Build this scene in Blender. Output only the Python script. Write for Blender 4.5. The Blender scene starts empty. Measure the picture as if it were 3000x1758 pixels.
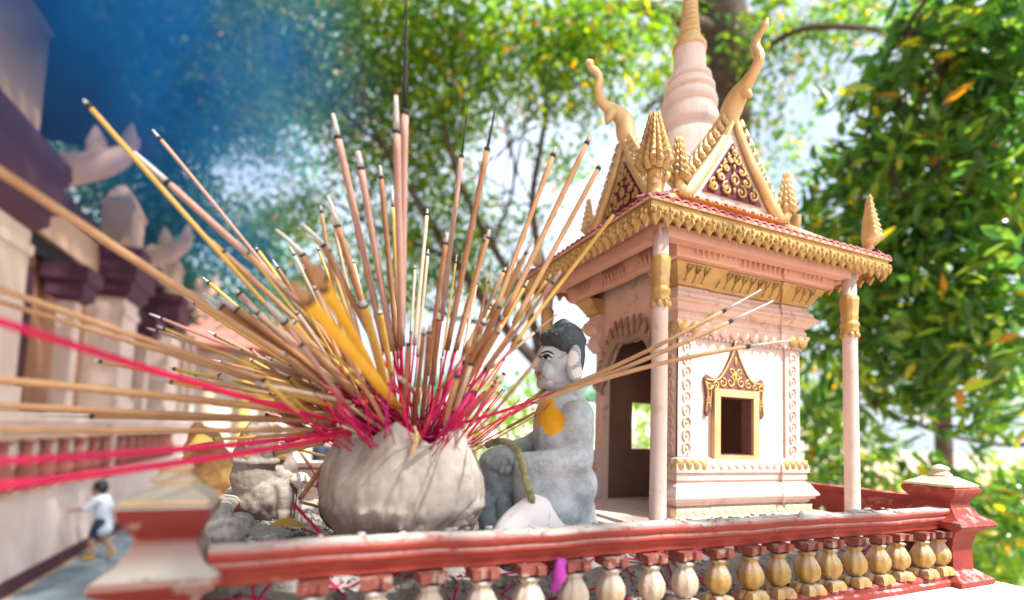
import bpy, bmesh, math, random
import numpy as np
from mathutils import Vector, Matrix
from mathutils.bvhtree import BVHTree
random.seed(7)
PI = math.pi
sc = bpy.context.scene
C = sc.collection

# ------------------------------------------------------------------ camera, world, sun, exposure
FPX, CX, CY = 1450.0, 1500.0, 1160.0
YAW, PITCH, ROLL = math.radians(23.0), math.atan(105/1450), math.radians(1.9)
fh = Vector((math.sin(YAW), math.cos(YAW), 0)); Rh = Vector((math.cos(YAW), -math.sin(YAW), 0)); Zv = Vector((0, 0, 1))
FW = fh*math.cos(PITCH) + Zv*math.sin(PITCH); U0 = -fh*math.sin(PITCH) + Zv*math.cos(PITCH)
RV = Rh*math.cos(ROLL) + U0*math.sin(ROLL); UV = -Rh*math.sin(ROLL) + U0*math.cos(ROLL)
cd = bpy.data.cameras.new('camera'); cam = bpy.data.objects.new('camera', cd); C.objects.link(cam)
cam.matrix_world = Matrix(((RV.x, UV.x, -FW.x, 0), (RV.y, UV.y, -FW.y, 0), (RV.z, UV.z, -FW.z, 0), (0, 0, 0, 1)))
cd.sensor_width = 36; cd.lens = 36*FPX/3000; cd.shift_y = (CY-879)/3000
cd.clip_start = .01; cd.clip_end = 500
cd.dof.use_dof = True; cd.dof.focus_distance = .69; cd.dof.aperture_fstop = cd.lens/1000/.0092
sc.camera = cam
SUN = Vector((.34, -.50, .88)).normalized()
w = bpy.data.worlds.new('World'); sc.world = w; w.use_nodes = True
nt = w.node_tree; sky = nt.nodes.new('ShaderNodeTexSky'); sky.sky_type = 'NISHITA'; sky.sun_disc = False
sky.sun_elevation = math.asin(SUN.z); sky.sun_rotation = math.atan2(SUN.x, SUN.y)
sky.air_density = 1.1; sky.dust_density = 4.0; sky.ozone_density = 1.0
# a thin bright veil of cloud over the blue
tc = nt.nodes.new('ShaderNodeTexCoord'); cn_ = nt.nodes.new('ShaderNodeTexNoise'); cn_.inputs['Scale'].default_value = 2.2; cn_.inputs['Detail'].default_value = 5; nt.links.new(tc.outputs['Generated'], cn_.inputs[0])
mr = nt.nodes.new('ShaderNodeMapRange'); mr.inputs[1].default_value = .38; mr.inputs[2].default_value = .66; mr.inputs[3].default_value = .35; mr.inputs[4].default_value = .95; nt.links.new(cn_.outputs[0], mr.inputs[0])
mx = nt.nodes.new('ShaderNodeMix'); mx.data_type = 'RGBA'; nt.links.new(mr.outputs[0], mx.inputs[0]); nt.links.new(sky.outputs[0], mx.inputs[6]); mx.inputs[7].default_value = (6.6, 7.4, 8.6, 1)
nt.links.new(mx.outputs[2], nt.nodes['Background'].inputs[0]); nt.nodes['Background'].inputs[1].default_value = .10
sl = bpy.data.lights.new('sun', 'SUN'); sl.energy = 4.2; sl.angle = math.radians(1.3); sl.color = (1, .95, .87)
so = bpy.data.objects.new('sun', sl); C.objects.link(so); so.rotation_euler = SUN.to_track_quat('Z', 'Y').to_euler()
sc.view_settings.view_transform = 'Standard'; sc.view_settings.look = 'None'
sc.view_settings.exposure = 1.26; sc.view_settings.gamma = 1
sc.render.engine = 'CYCLES'
cy = sc.cycles; cy.use_denoising = True; cy.max_bounces = 7; cy.transparent_max_bounces = 16
cy.diffuse_bounces = 3; cy.glossy_bounces = 2; cy.transmission_bounces = 4; cy.volume_bounces = 0
cy.caustics_reflective = False; cy.caustics_refractive = False
try: cy.denoising_input_passes = 'RGB_ALBEDO_NORMAL'
except Exception: pass

# ------------------------------------------------------------------ points in the place, from a sight line and a plane
def ray(x, y): return FW + RV*((x-CX)/FPX) - UV*((y-CY)/FPX)
def onX(x, y, v): d = ray(x, y); return d*(v/d.x)
def onY(x, y, v): d = ray(x, y); return d*(v/d.y)
def onZ(x, y, v): d = ray(x, y); return d*(v/d.z)
def at(x, y, v): return ray(x, y)*v

# ------------------------------------------------------------------ materials
def new_mat(name):
    m = bpy.data.materials.new(name); m.use_nodes = True
    return m, m.node_tree.nodes, m.node_tree.links, m.node_tree.nodes['Principled BSDF']
def c4(c): return (c[0], c[1], c[2], 1)
def node(N, t, **k):
    n = N.new(t)
    for a, b in k.items(): setattr(n, a, b)
    return n
def mixc(N, L, fac, a, b):
    n = N.new('ShaderNodeMix'); n.data_type = 'RGBA'
    for s, v in ((n.inputs[0], fac), (n.inputs[6], a), (n.inputs[7], b)):
        if hasattr(v, 'type') and hasattr(v, 'node'): L.new(v, s)
        elif isinstance(v, (int, float)): s.default_value = v
        else: s.default_value = c4(v)
    return n.outputs[2]
def noise(N, L, vec, scale, detail=6, rough=.6, dist=0):
    n = N.new('ShaderNodeTexNoise'); n.inputs['Scale'].default_value = scale; n.inputs['Detail'].default_value = detail
    n.inputs['Roughness'].default_value = rough; n.inputs['Distortion'].default_value = dist
    L.new(vec, n.inputs['Vector']); return n.outputs[0]
def ramp(N, L, v, a, b):
    n = N.new('ShaderNodeMapRange'); n.inputs[1].default_value = a; n.inputs[2].default_value = b; n.clamp = True
    L.new(v, n.inputs[0]); return n.outputs[0]
def math_n(N, L, op, a, b):
    n = N.new('ShaderNodeMath'); n.operation = op
    for i, v in enumerate((a, b)):
        if isinstance(v, (int, float)): n.inputs[i].default_value = v
        else: L.new(v, n.inputs[i])
    return n.outputs[0]
MATS = {}
def paint(name, col, col2=None, s=40, rough=.75, metal=0, bump=.3, bs=None, dust=0, dustc=(.55, .52, .48), worn=0, wornc=(.45, .42, .38), ws=18, wt=.56, spec=.3, streak=0, streakc=(.34, .25, .21)):
    """paint or plaster: two drifting tones, flaked patches, settled ash on upward faces, fine relief"""
    m, N, L, B = new_mat(name)
    g = N.new('ShaderNodeNewGeometry'); P = g.outputs['Position']
    if col2 is None: col2 = tuple(c*.8 for c in col)
    c = mixc(N, L, ramp(N, L, noise(N, L, P, s, 5), .35, .65), col, col2)
    fine = noise(N, L, P, s*9, 4)
    if worn:
        wv = ramp(N, L, noise(N, L, P, ws, 9, .68, .3), wt, wt+.025)
        wv = math_n(N, L, 'MULTIPLY', wv, worn); c = mixc(N, L, wv, c, wornc)
    sp = ramp(N, L, noise(N, L, P, s*3.1, 8, .75), .62, .72)
    c = mixc(N, L, math_n(N, L, 'MULTIPLY', sp, .22), c, tuple(x*.45 for x in col2))
    if streak:
        mp = N.new('ShaderNodeMapping'); mp.inputs['Scale'].default_value = (streak, streak, streak/9); L.new(P, mp.inputs[0])
        st = math_n(N, L, 'MULTIPLY', ramp(N, L, noise(N, L, mp.outputs[0], 1, 6, .7, .2), .54, .72), ramp(N, L, noise(N, L, P, streak*.25, 3), .40, .62)); c = mixc(N, L, math_n(N, L, 'MULTIPLY', st, .55), c, streakc)
    if dust:
        sx = N.new('ShaderNodeSeparateXYZ'); L.new(g.outputs['Normal'], sx.inputs[0])
        up = ramp(N, L, sx.outputs[2], .15, .8)
        dn = ramp(N, L, noise(N, L, P, 55, 7, .7), .62-.42*dust, .78-.42*dust)
        f = math_n(N, L, 'MULTIPLY', up, dn); c = mixc(N, L, f, c, dustc)
    L.new(c, B.inputs['Base Color'])
    B.inputs['Roughness'].default_value = rough; B.inputs['Metallic'].default_value = metal
    B.inputs['Specular IOR Level'].default_value = spec
    if bump:
        h = math_n(N, L, 'ADD', noise(N, L, P, bs or s*5, 6, .65), math_n(N, L, 'MULTIPLY', fine, .35))
        b = N.new('ShaderNodeBump'); b.inputs['Strength'].default_value = bump; b.inputs['Distance'].default_value = .002
        L.new(h, b.inputs['Height']); L.new(b.outputs[0], B.inputs['Normal'])
    MATS[name] = m; return m
M = MATS
paint('pink_plaster', (.76, .55, .46), (.68, .46, .37), 12, .85, bump=.35, bs=160, worn=.6, wornc=(.44, .27, .20), ws=30, wt=.58, streak=110)
paint('pale_plaster', (.70, .555, .49), (.63, .48, .415), 13, .85, bump=.35, bs=200, dust=.2, worn=.6, wornc=(.50, .36, .29), ws=34, wt=.585, streak=110)
paint('spire_pale', (.80, .67, .61), (.74, .60, .54), 13, .85, bump=.3, bs=200, worn=.4, wornc=(.56, .42, .35), ws=30, wt=.62, streak=90)
paint('cream_petal', (.76, .58, .34), (.70, .50, .28), 30, .7, bump=.4, bs=200)
paint('salmon_plaster', (.74, .42, .31), (.66, .36, .27), 14, .8, bump=.4, bs=150)
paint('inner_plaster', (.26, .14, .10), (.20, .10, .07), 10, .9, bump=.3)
paint('gold', (.60, .40, .15), (.50, .31, .10), 30, .5, .45, bump=.5, bs=260, worn=.7, wornc=(.40, .24, .15), ws=50, wt=.56, dust=.15, spec=.5)
paint('gold_worn', (.58, .38, .13), (.42, .27, .11), 40, .5, .4, bump=.6, bs=260, worn=.8, wornc=(.30, .12, .09), ws=50, wt=.55, dust=.5)
paint('bright_gold', (.70, .50, .27), (.60, .40, .18), 25, .5, .35, bump=.4, bs=240, worn=.4, wornc=(.50, .28, .12), ws=60, wt=.64)
paint('tile_purple', (.36, .07, .09), (.50, .22, .22), 60, .7, bump=.5, bs=300, dust=.35, dustc=(.62, .45, .44))
paint('tile_pink', (.78, .50, .42), (.66, .30, .22), 60, .75, bump=.5, bs=300)
paint('plum_brown', (.22, .10, .09), (.15, .06, .06), 50, .7, bump=.4)
paint('arch_brown', (.42, .29, .21), (.30, .19, .13), 30, .85, bump=.6, bs=150)
paint('plum', (.14, .028, .045), (.10, .022, .038), 50, .7, bump=.3)
paint('orange_paint', (.72, .28, .07), (.66, .22, .06), 30, .7, bump=.3)
paint('red_paint', (.30, .042, .028), (.22, .030, .022), 22, .6, bump=.4, bs=170, dust=.7, dustc=(.56, .51, .48), worn=.35, wornc=(.46, .20, .16), ws=34, wt=.62)
paint('red_body', (.28, .038, .028), (.20, .028, .022), 22, .62, bump=.4, bs=170, dust=.3, dustc=(.60, .42, .40), worn=.4, wornc=(.45, .22, .19), ws=30, wt=.6)
paint('red_post', (.22, .026, .018), (.16, .020, .015), 24, .6, bump=.4, bs=170, dust=1.25, dustc=(.44, .42, .37), worn=.6, wornc=(.33, .27, .23), ws=26, wt=.55)
paint('cap_cream', (.62, .46, .28), (.50, .36, .20), 30, .8, bump=.5, dust=.7, dustc=(.46, .44, .37))
paint('baluster_gold', (.52, .34, .10), (.40, .25, .08), 60, .48, .35, bump=.6, bs=320, worn=.45, wornc=(.50, .40, .32), ws=40, wt=.58, dust=.8, dustc=(.56, .48, .44))
paint('baluster_dusty', (.46, .36, .22), (.50, .42, .36), 50, .8, .05, bump=.7, bs=320, dust=.9, dustc=(.55, .50, .46))
paint('white_plinth', (.78, .72, .70), (.66, .58, .55), 9, .85, bump=.5, bs=120, worn=.6, wornc=(.50, .42, .42), ws=22, wt=.60, streak=60)
paint('rough_white', (.74, .66, .63), (.58, .50, .48), 30, .9, bump=1, bs=90, worn=.7, wornc=(.40, .35, .33), ws=40, wt=.58)
paint('ash', (.44, .41, .38), (.28, .26, .24), 60, .95, bump=1, bs=200, worn=.5, wornc=(.20, .18, .17), ws=90, wt=.58)
paint('ash_flake', (.50, .48, .46), (.30, .28, .28), 200, .95, bump=.6, bs=300)
paint('dark_debris', (.10, .08, .08), (.20, .14, .10), 120, .9, bump=.6)
paint('clay', (.27, .225, .195), (.18, .145, .125), 30, .92, bump=1, bs=75, dust=.4, dustc=(.38, .345, .31), worn=.35, wornc=(.30, .10, .10), ws=16, wt=.60)
paint('gilt', (.80, .55, .20), (.70, .42, .12), 50, .35, .7, bump=.5, worn=.5, wornc=(.35, .28, .22), ws=60, wt=.52)
paint('burnt', (.025, .022, .028), (.10, .08, .07), 40, .4, bump=.5, spec=.6)
paint('hair_black', (.018, .024, .032), (.035, .05, .06), 60, .38, bump=.5, bs=300, dust=.25, dustc=(.42, .47, .48), worn=.25, wornc=(.25, .30, .32), ws=120, wt=.62, spec=.5)
paint('yellow_paint', (.80, .40, .03), (.76, .34, .02), 30, .6)
paint('stem_green', (.16, .20, .07), (.28, .26, .12), 60, .6, bump=.6, worn=.7, wornc=(.36, .34, .22), ws=60, wt=.5)
paint('candle_wax', (.80, .76, .70), (.74, .70, .64), 30, .5, bump=.2)
paint('rear_plaster', (.28, .19, .16), (.20, .13, .11), 20, .9, bump=.9, bs=90, dust=.7)
paint('tan_incense', (.46, .27, .14), (.38, .21, .11), 60, .85, bump=.35, bs=500)
paint('pink_incense', (.44, .27, .22), (.37, .22, .18), 60, .85, bump=.35, bs=500)
paint('brown_incense', (.36, .18, .09), (.28, .13, .065), 60, .85, bump=.35, bs=500)
paint('yellow_incense', (.58, .38, .10), (.52, .31, .08), 60, .8, bump=.3, bs=500)
paint('bright_incense', (.78, .46, .04), (.72, .38, .03), 60, .75, bump=.25, bs=500)
paint('cream_incense', (.60, .50, .38), (.54, .43, .31), 60, .8, bump=.3, bs=500)
paint('block_red', (.27, .075, .055), (.20, .06, .045), 40, .7, bump=.4, worn=.7, wornc=(.40, .33, .28), ws=70, wt=.56)
paint('red_handle', (.60, .012, .085), (.46, .008, .065), 80, .6, bump=.2)
paint('magenta_handle', (.50, .02, .17), (.40, .015, .13), 80, .6, bump=.2)
paint('stick_ash', (.46, .44, .42), (.50, .49, .48), 200, .95, bump=.5, bs=600)
paint('char', (.02, .02, .022), (.035, .03, .03), 100, .8, bump=.4)
paint('bark', (.13, .095, .075), (.07, .05, .045), 8, .95, bump=1, bs=24)
paint('bark_light', (.30, .24, .20), (.16, .12, .10), 6, .95, bump=1, bs=20)
paint('temple_pink', (.62, .42, .35), (.52, .34, .28), 1.2, .85, bump=.3, bs=20, streak=9)
paint('temple_pale', (.74, .60, .56), (.64, .50, .46), 1.5, .85, bump=.3, bs=20, streak=8)
paint('temple_ochre', (.46, .24, .15), (.40, .20, .13), 1.5, .85, bump=.3, bs=20)
paint('temple_purple', (.10, .035, .07), (.08, .03, .06), 2, .8, bump=.3, bs=20)
paint('temple_dark', (.02, .02, .03), (.03, .02, .03), 2, .9)
paint('maroon', (.085, .02, .035), (.07, .02, .03), 2, .7)
paint('red_balustrade', (.42, .16, .13), (.36, .12, .10), 3, .8)
paint('sun_yellow', (.78, .55, .16), (.7, .45, .1), 2, .8)
paint('hall_white', (.80, .78, .74), (.74, .70, .66), 1, .85)
paint('earth', (.56, .42, .32), (.40, .29, .21), .5, .95, bump=.6, bs=6, worn=.6, wornc=(.30, .24, .14), ws=.8, wt=.55)
paint('paving', (.20, .25, .30), (.15, .19, .24), .9, .8, bump=.4, bs=10, worn=.4, wornc=(.30, .32, .34), ws=2)
paint('skin', (.42, .24, .16), (.38, .21, .14), 10, .6, bump=0)
paint('shirt_pale', (.62, .68, .78), (.55, .62, .74), 8, .9, bump=.2)
paint('shirt_blue', (.12, .26, .50), (.10, .22, .44), 8, .9, bump=.2)
paint('shorts_navy', (.05, .06, .12), (.04, .05, .10), 8, .9, bump=.2)
paint('shoe_orange', (.75, .22, .04), (.45, .55, .06), 14, .7, bump=0)
paint('hair_dark', (.012, .012, .016), (.02, .018, .02), 10, .5, bump=0)
paint('eye_white', (.80, .80, .78), (.74, .74, .72), 300, .5, bump=0)
paint('lip_red', (.48, .08, .08), (.42, .07, .07), 300, .6, bump=0)
paint('black_line', (.012, .012, .014), (.015, .015, .016), 300, .5, bump=0)
paint('purple_cloth', (.30, .02, .30), (.42, .05, .36), 40, .7, bump=.3)
paint('gold_brown', (.42, .25, .08), (.20, .09, .04), 20, .6, .2, bump=1, bs=60)

def statue_mat():
    """grey weathered render over which scraps of white and yellow paint remain"""
    m, N, L, B = new_mat('statue_grey'); g = N.new('ShaderNodeNewGeometry'); P = g.outputs['Position']
    c = mixc(N, L, ramp(N, L, noise(N, L, P, 34, 9, .75), .42, .58), (.48, .53, .56), (.30, .345, .375))
    mp = N.new('ShaderNodeMapping'); mp.inputs['Scale'].default_value = (60, 60, 260); L.new(P, mp.inputs[0])
    c = mixc(N, L, math_n(N, L, 'MULTIPLY', ramp(N, L, noise(N, L, mp.outputs[0], 1, 5), .5, .8), .18), c, (.46, .51, .54))
    c = mixc(N, L, math_n(N, L, 'MULTIPLY', ramp(N, L, noise(N, L, P, 90, 9, .8), .62, .76), .6), c, (.12, .13, .14))
    c = mixc(N, L, ramp(N, L, noise(N, L, P, 44, 9, .7, .3), .66, .675), c, (.66, .66, .66))
    sx = N.new('ShaderNodeSeparateXYZ'); L.new(g.outputs['Normal'], sx.inputs[0])
    f = math_n(N, L, 'MULTIPLY', ramp(N, L, sx.outputs[2], .3, .9), ramp(N, L, noise(N, L, P, 70, 7, .7), .4, .6))
    c = mixc(N, L, math_n(N, L, 'MULTIPLY', f, .8), c, (.60, .62, .62))
    def patch(c, ctr, rad, amp, col, sc_=60):
        d = N.new('ShaderNodeVectorMath'); d.operation = 'DISTANCE'; L.new(P, d.inputs[0]); d.inputs[1].default_value = ctr
        v = math_n(N, L, 'ADD', d.outputs['Value'], math_n(N, L, 'MULTIPLY', math_n(N, L, 'SUBTRACT', noise(N, L, P, sc_, 8, .6), .5), amp))
        n = N.new('ShaderNodeMath'); n.operation = 'LESS_THAN'; L.new(v, n.inputs[0]); n.inputs[1].default_value = rad
        return mixc(N, L, n.outputs[0], c, col)
    for (px, py, dd, r, a, col) in PATCHES: c = patch(c, tuple(at(px, py, dd)), r, a, col)
    L.new(c, B.inputs['Base Color']); B.inputs['Roughness'].default_value = .75; B.inputs['Specular IOR Level'].default_value = .3
    b = N.new('ShaderNodeBump'); b.inputs['Strength'].default_value = .7; b.inputs['Distance'].default_value = .002
    L.new(math_n(N, L, 'ADD', noise(N, L, P, 130, 8, .7), math_n(N, L, 'MULTIPLY', noise(N, L, mp.outputs[0], 1, 3), .3)), b.inputs['Height']); L.new(b.outputs[0], B.inputs['Normal'])
    M['statue_grey'] = m
YEL = (.80, .42, .02); WHT = (.70, .66, .64)
PATCHES = [(1606, 1228, .588, .019, .030, YEL), (1572, 1190, .598, .022, .02, YEL), (1562, 1235, .602, .012, .02, YEL), (1557, 1290, .600, .006, .012, YEL),
           (1678, 1048, .600, .009, .022, WHT), (1690, 1090, .603, .006, .02, WHT), (1592, 1018, .604, .012, .012, WHT), (1568, 1076, .626, .006, .005, (.66, .5, .47)), (1612, 1122, .612, .004, .006, WHT)]
statue_mat()

def pot_mat():
    m, N, L, B = new_mat('pot_cement'); g = N.new('ShaderNodeNewGeometry'); P = g.outputs['Position']
    mp = N.new('ShaderNodeMapping'); mp.inputs['Scale'].default_value = (110, 110, 14); L.new(P, mp.inputs[0])
    c = mixc(N, L, ramp(N, L, noise(N, L, P, 22, 8, .65), .35, .65), (.43, .39, .345), (.28, .245, .21))
    c = mixc(N, L, math_n(N, L, 'MULTIPLY', ramp(N, L, noise(N, L, mp.outputs[0], 1, 5, .6), .50, .70), .65), c, (.17, .145, .125))
    sx = N.new('ShaderNodeSeparateXYZ'); L.new(P, sx.inputs[0])
    low = ramp(N, L, math_n(N, L, 'ADD', sx.outputs[2], math_n(N, L, 'MULTIPLY', noise(N, L, P, 40, 5), .03)), -.060, -.074)
    c = mixc(N, L, math_n(N, L, 'MULTIPLY', low, .8), c, (.29, .235, .20))
    c = mixc(N, L, math_n(N, L, 'MULTIPLY', ramp(N, L, noise(N, L, P, 26, 6, .6, .4), .60, .70), .7), c, (.16, .095, .06))
    L.new(c, B.inputs['Base Color']); B.inputs['Roughness'].default_value = .9; B.inputs['Specular IOR Level'].default_value = .2
    b = N.new('ShaderNodeBump'); b.inputs['Strength'].default_value = 1; b.inputs['Distance'].default_value = .004
    h = math_n(N, L, 'MULTIPLY', noise(N, L, P, 120, 8, .7), math_n(N, L, 'ADD', math_n(N, L, 'MULTIPLY', low, .9), .22))
    L.new(h, b.inputs['Height']); L.new(b.outputs[0], B.inputs['Normal']); M['pot_cement'] = m
pot_mat()

def petal_mat():
    m, N, L, B = new_mat('lotus_petal'); t = N.new('ShaderNodeTexCoord')
    sx = N.new('ShaderNodeSeparateXYZ'); L.new(t.outputs['Generated'], sx.inputs[0])
    f = ramp(N, L, math_n(N, L, 'ADD', sx.outputs[2], math_n(N, L, 'MULTIPLY', noise(N, L, t.outputs['Generated'], 5, 3), .5)), .75, .2)
    L.new(mixc(N, L, math_n(N, L, 'MULTIPLY', f, .8), (.84, .80, .80), (.66, .36, .60)), B.inputs['Base Color'])
    B.inputs['Roughness'].default_value = .55; B.inputs['Subsurface Weight'].default_value = .2; B.inputs['Subsurface Radius'].default_value = (.01, .006, .006)
    M['lotus_petal'] = m
petal_mat()

def leaf_mat(name, cols, tr=.45, gloss=.35):
    m, N, L, B = new_mat(name); g = N.new('ShaderNodeNewGeometry')
    r = N.new('ShaderNodeValToRGB'); L.new(g.outputs['Random Per Island'], r.inputs[0]); r.color_ramp.interpolation = 'CONSTANT'
    e = r.color_ramp.elements
    while len(e) > 1: e.remove(e[0])
    e[0].position = 0; e[0].color = c4(cols[0][1])
    for p, c in cols[1:]: x = e.new(p); x.color = c4(c)
    c = mixc(N, L, math_n(N, L, 'MULTIPLY', noise(N, L, g.outputs['Position'], 3, 2), .5), r.outputs[0], (.03, .07, .02))
    L.new(c, B.inputs['Base Color']); B.inputs['Roughness'].default_value = gloss; B.inputs['Specular IOR Level'].default_value = .5
    T = N.new('ShaderNodeBsdfTranslucent')
    h = N.new('ShaderNodeHueSaturation'); h.inputs['Value'].default_value = 3.2; h.inputs['Saturation'].default_value = 1.1; L.new(c, h.inputs['Color'])
    L.new(h.outputs[0], T.inputs[0])
    X = N.new('ShaderNodeMixShader'); X.inputs[0].default_value = tr
    L.new(B.outputs[0], X.inputs[1]); L.new(T.outputs[0], X.inputs[2]); L.new(X.outputs[0], N['Material Output'].inputs[0])
    M[name] = m
leaf_mat('leaf_mid', [(0, (.08, .17, .02)), (.22, (.13, .24, .022)), (.46, (.19, .31, .03)), (.66, (.045, .12, .025)), (.80, (.30, .38, .035)), (.945, (.66, .54, .05)), (.972, (.66, .30, .035))])
leaf_mat('leaf_near', [(0, (.06, .15, .035)), (.28, (.10, .21, .035)), (.52, (.16, .28, .04)), (.70, (.04, .11, .03)), (.82, (.26, .34, .05)), (.955, (.56, .46, .05)), (.985, (.62, .28, .04))], .42, .26)
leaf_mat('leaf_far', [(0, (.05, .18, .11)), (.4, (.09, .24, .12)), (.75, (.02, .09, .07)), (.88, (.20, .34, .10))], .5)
leaf_mat('leaf_bright', [(0, (.20, .33, .03)), (.4, (.32, .43, .035)), (.8, (.10, .21, .02))], .55)

# ------------------------------------------------------------------ mesh building
class MB:
    def __init__(s): s.v = []; s.f = []; s.m = []; s.mi = 0
    def add(s, vs, fs):
        o = len(s.v); s.v += [tuple(v) for v in vs]; s.f += [tuple(i+o for i in f) for f in fs]; s.m += [s.mi]*len(fs); return s
    def box(s, x0, x1, y0, y1, z0, z1):
        return s.add([(x, y, z) for z in (z0, z1) for y in (y0, y1) for x in (x0, x1)],
                     [(0, 2, 3, 1), (4, 5, 7, 6), (0, 1, 5, 4), (2, 6, 7, 3), (0, 4, 6, 2), (1, 3, 7, 5)])
    def rings(s, R, closed=True, cap=True):
        n = len(R[0]); vs = [p for r in R for p in r]; fs = []
        for i in range(len(R)-1):
            for j in range(n if closed else n-1):
                a = i*n+j; b = i*n+(j+1) % n; fs.append((a, b, b+n, a+n))
        if cap and closed: fs.append(tuple(range(n-1, -1, -1))); fs.append(tuple((len(R)-1)*n+j for j in range(n)))
        return s.add(vs, fs)
    def path(s, pts, prof):
        """open axis-aligned plan line swept through (offset, z), ends closed"""
        n = len(pts); off = []
        for i in range(n):
            p0, p1, p2 = Vector(pts[max(i-1, 0)]), Vector(pts[i]), Vector(pts[min(i+1, n-1)])
            e1 = (p1-p0).normalized() if i else (p2-p1).normalized(); e2 = (p2-p1).normalized() if i < n-1 else e1
            n1 = Vector((e1.y, -e1.x)); n2 = Vector((e2.y, -e2.x)); off.append((n1+n2)/(1+n1.dot(n2)))
        pr = list(prof)+[(-.01, prof[-1][1]), (-.01, prof[0][1])]
        return s.rings([[(pts[i][0]+off[i].x*o, pts[i][1]+off[i].y*o, z) for o, z in pr] for i in range(n)])
    def lathe(s, prof, n=24, c=(0, 0, 0), rib=0, nr=8, sx=1, sy=1, wob=0):
        R = []
        for r, z in prof:
            ring = []
            for j in range(n):
                a = 2*PI*j/n; k = r*(1+(rib*abs(math.sin(a*nr/2))-rib if rib else 0))
                if wob: k *= 1+wob*math.sin(3*a+z*60)+wob*.6*math.sin(7*a-z*90)
                ring.append((c[0]+k*sx*math.cos(a), c[1]+k*sy*math.sin(a), c[2]+z))
            R.append(ring)
        return s.rings(R)
    def poly(s, pts, prof, cap=True):
        """axis-aligned plan outline (counter-clockwise) swept through (offset, z)"""
        n = len(pts); off = []
        for i in range(n):
            p0, p1, p2 = (Vector(pts[(i+k) % n]) for k in (-1, 0, 1)); e1 = (p1-p0).normalized(); e2 = (p2-p1).normalized()
            n1 = Vector((e1.y, -e1.x)); n2 = Vector((e2.y, -e2.x)); off.append((n1+n2)/(1+n1.dot(n2)))
        return s.rings([[(pts[i][0]+off[i].x*o, pts[i][1]+off[i].y*o, z) for i in range(n)] for o, z in prof], True, cap)
    def tube(s, path, rad, n=8, flat=1, up=None, cap=True):
        P = [Vector(p) for p in path]; R = []
        if not hasattr(rad, '__len__'): rad = [rad]*len(P)
        ref = Vector(up) if up else None; prev = None
        for i, p in enumerate(P):
            t = (P[min(i+1, len(P)-1)]-P[max(i-1, 0)]).normalized()
            if ref is not None: a = ref - t*ref.dot(t)
            elif prev is None: a = t.orthogonal()
            else: a = prev - t*prev.dot(t)
            if a.length < 1e-6: a = t.orthogonal()
            a.normalize(); prev = a; b = t.cross(a)
            R.append([p+(a*math.cos(2*PI*j/n)*flat+b*math.sin(2*PI*j/n))*rad[i] for j in range(n)])
        return s.rings(R, True, cap)
    def ball(s, c, r, n=10, m=6):
        if not hasattr(r, '__len__'): r = (r, r, r)
        return s.rings([[(c[0]+r[0]*math.sin(PI*(i+.02)/(m+.04))*math.cos(2*PI*j/n), c[1]+r[1]*math.sin(PI*(i+.02)/(m+.04))*math.sin(2*PI*j/n), c[2]-r[2]*math.cos(PI*(i+.02)/(m+.04))) for j in range(n)] for i in range(m+1)])
    def plate(s, pts, o, u, w, t):
        """outline in the (u, w) plane at o, thickness vector t"""
        o, u, w, t = map(Vector, (o, u, w, t)); n = len(pts)
        A = [o+u*a+w*b for a, b in pts]; B = [p+t for p in A]
        return s.add(A+B, [tuple(range(n)), tuple(range(2*n-1, n-1, -1))]+[(i, i+n, (i+1) % n+n, (i+1) % n) for i in range(n)])
    def build(s, name, mat, parent=None, smooth=40, cat=None, label=None, group=None, kind=None):
        me = bpy.data.meshes.new(name); me.from_pydata(s.v, [], s.f); me.validate()
        bm = bmesh.new(); bm.from_mesh(me); bmesh.ops.recalc_face_normals(bm, faces=bm.faces); bm.to_mesh(me); bm.free()
        for m_ in (mat if isinstance(mat, (list, tuple)) else [mat]): me.materials.append(M[m_])
        if isinstance(mat, (list, tuple)) and len(me.polygons) == len(s.m): me.polygons.foreach_set('material_index', s.m)
        if smooth:
            me.polygons.foreach_set('use_smooth', [True]*len(me.polygons))
            if smooth < 180:
                try: me.set_sharp_from_angle(angle=math.radians(smooth))
                except Exception: pass
        return link(name, me, parent, cat, label, group, kind)
def link(name, me, parent=None, cat=None, label=None, group=None, kind=None, loc=None, rot=None, scale=None):
    o = bpy.data.objects.new(name, me); C.objects.link(o)
    if loc is not None: o.location = loc
    if rot is not None: o.rotation_euler = rot
    if scale is not None: o.scale = scale
    if parent is not None:
        o.parent = parent
        if any(abs(c) > 1e-9 for c in parent.get('_at', (0, 0, 0))): o.location = Vector(o.location)-Vector(parent['_at'])
    tag(o, label, cat, group, kind); return o
def tag(o, label=None, cat=None, group=None, kind=None):
    for k, v in (('label', label), ('category', cat), ('group', group), ('kind', kind)):
        if v: o[k] = v
    return o
def thing(name, label, cat, loc=(0, 0, 0), group=None):
    """an Empty at the thing's base; its parts are built in place and keep their place"""
    o = bpy.data.objects.new(name, None); C.objects.link(o); o.location = loc; o.empty_display_size = .02
    o['_at'] = [float(c) for c in loc]; return tag(o, label, cat, group)

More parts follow.
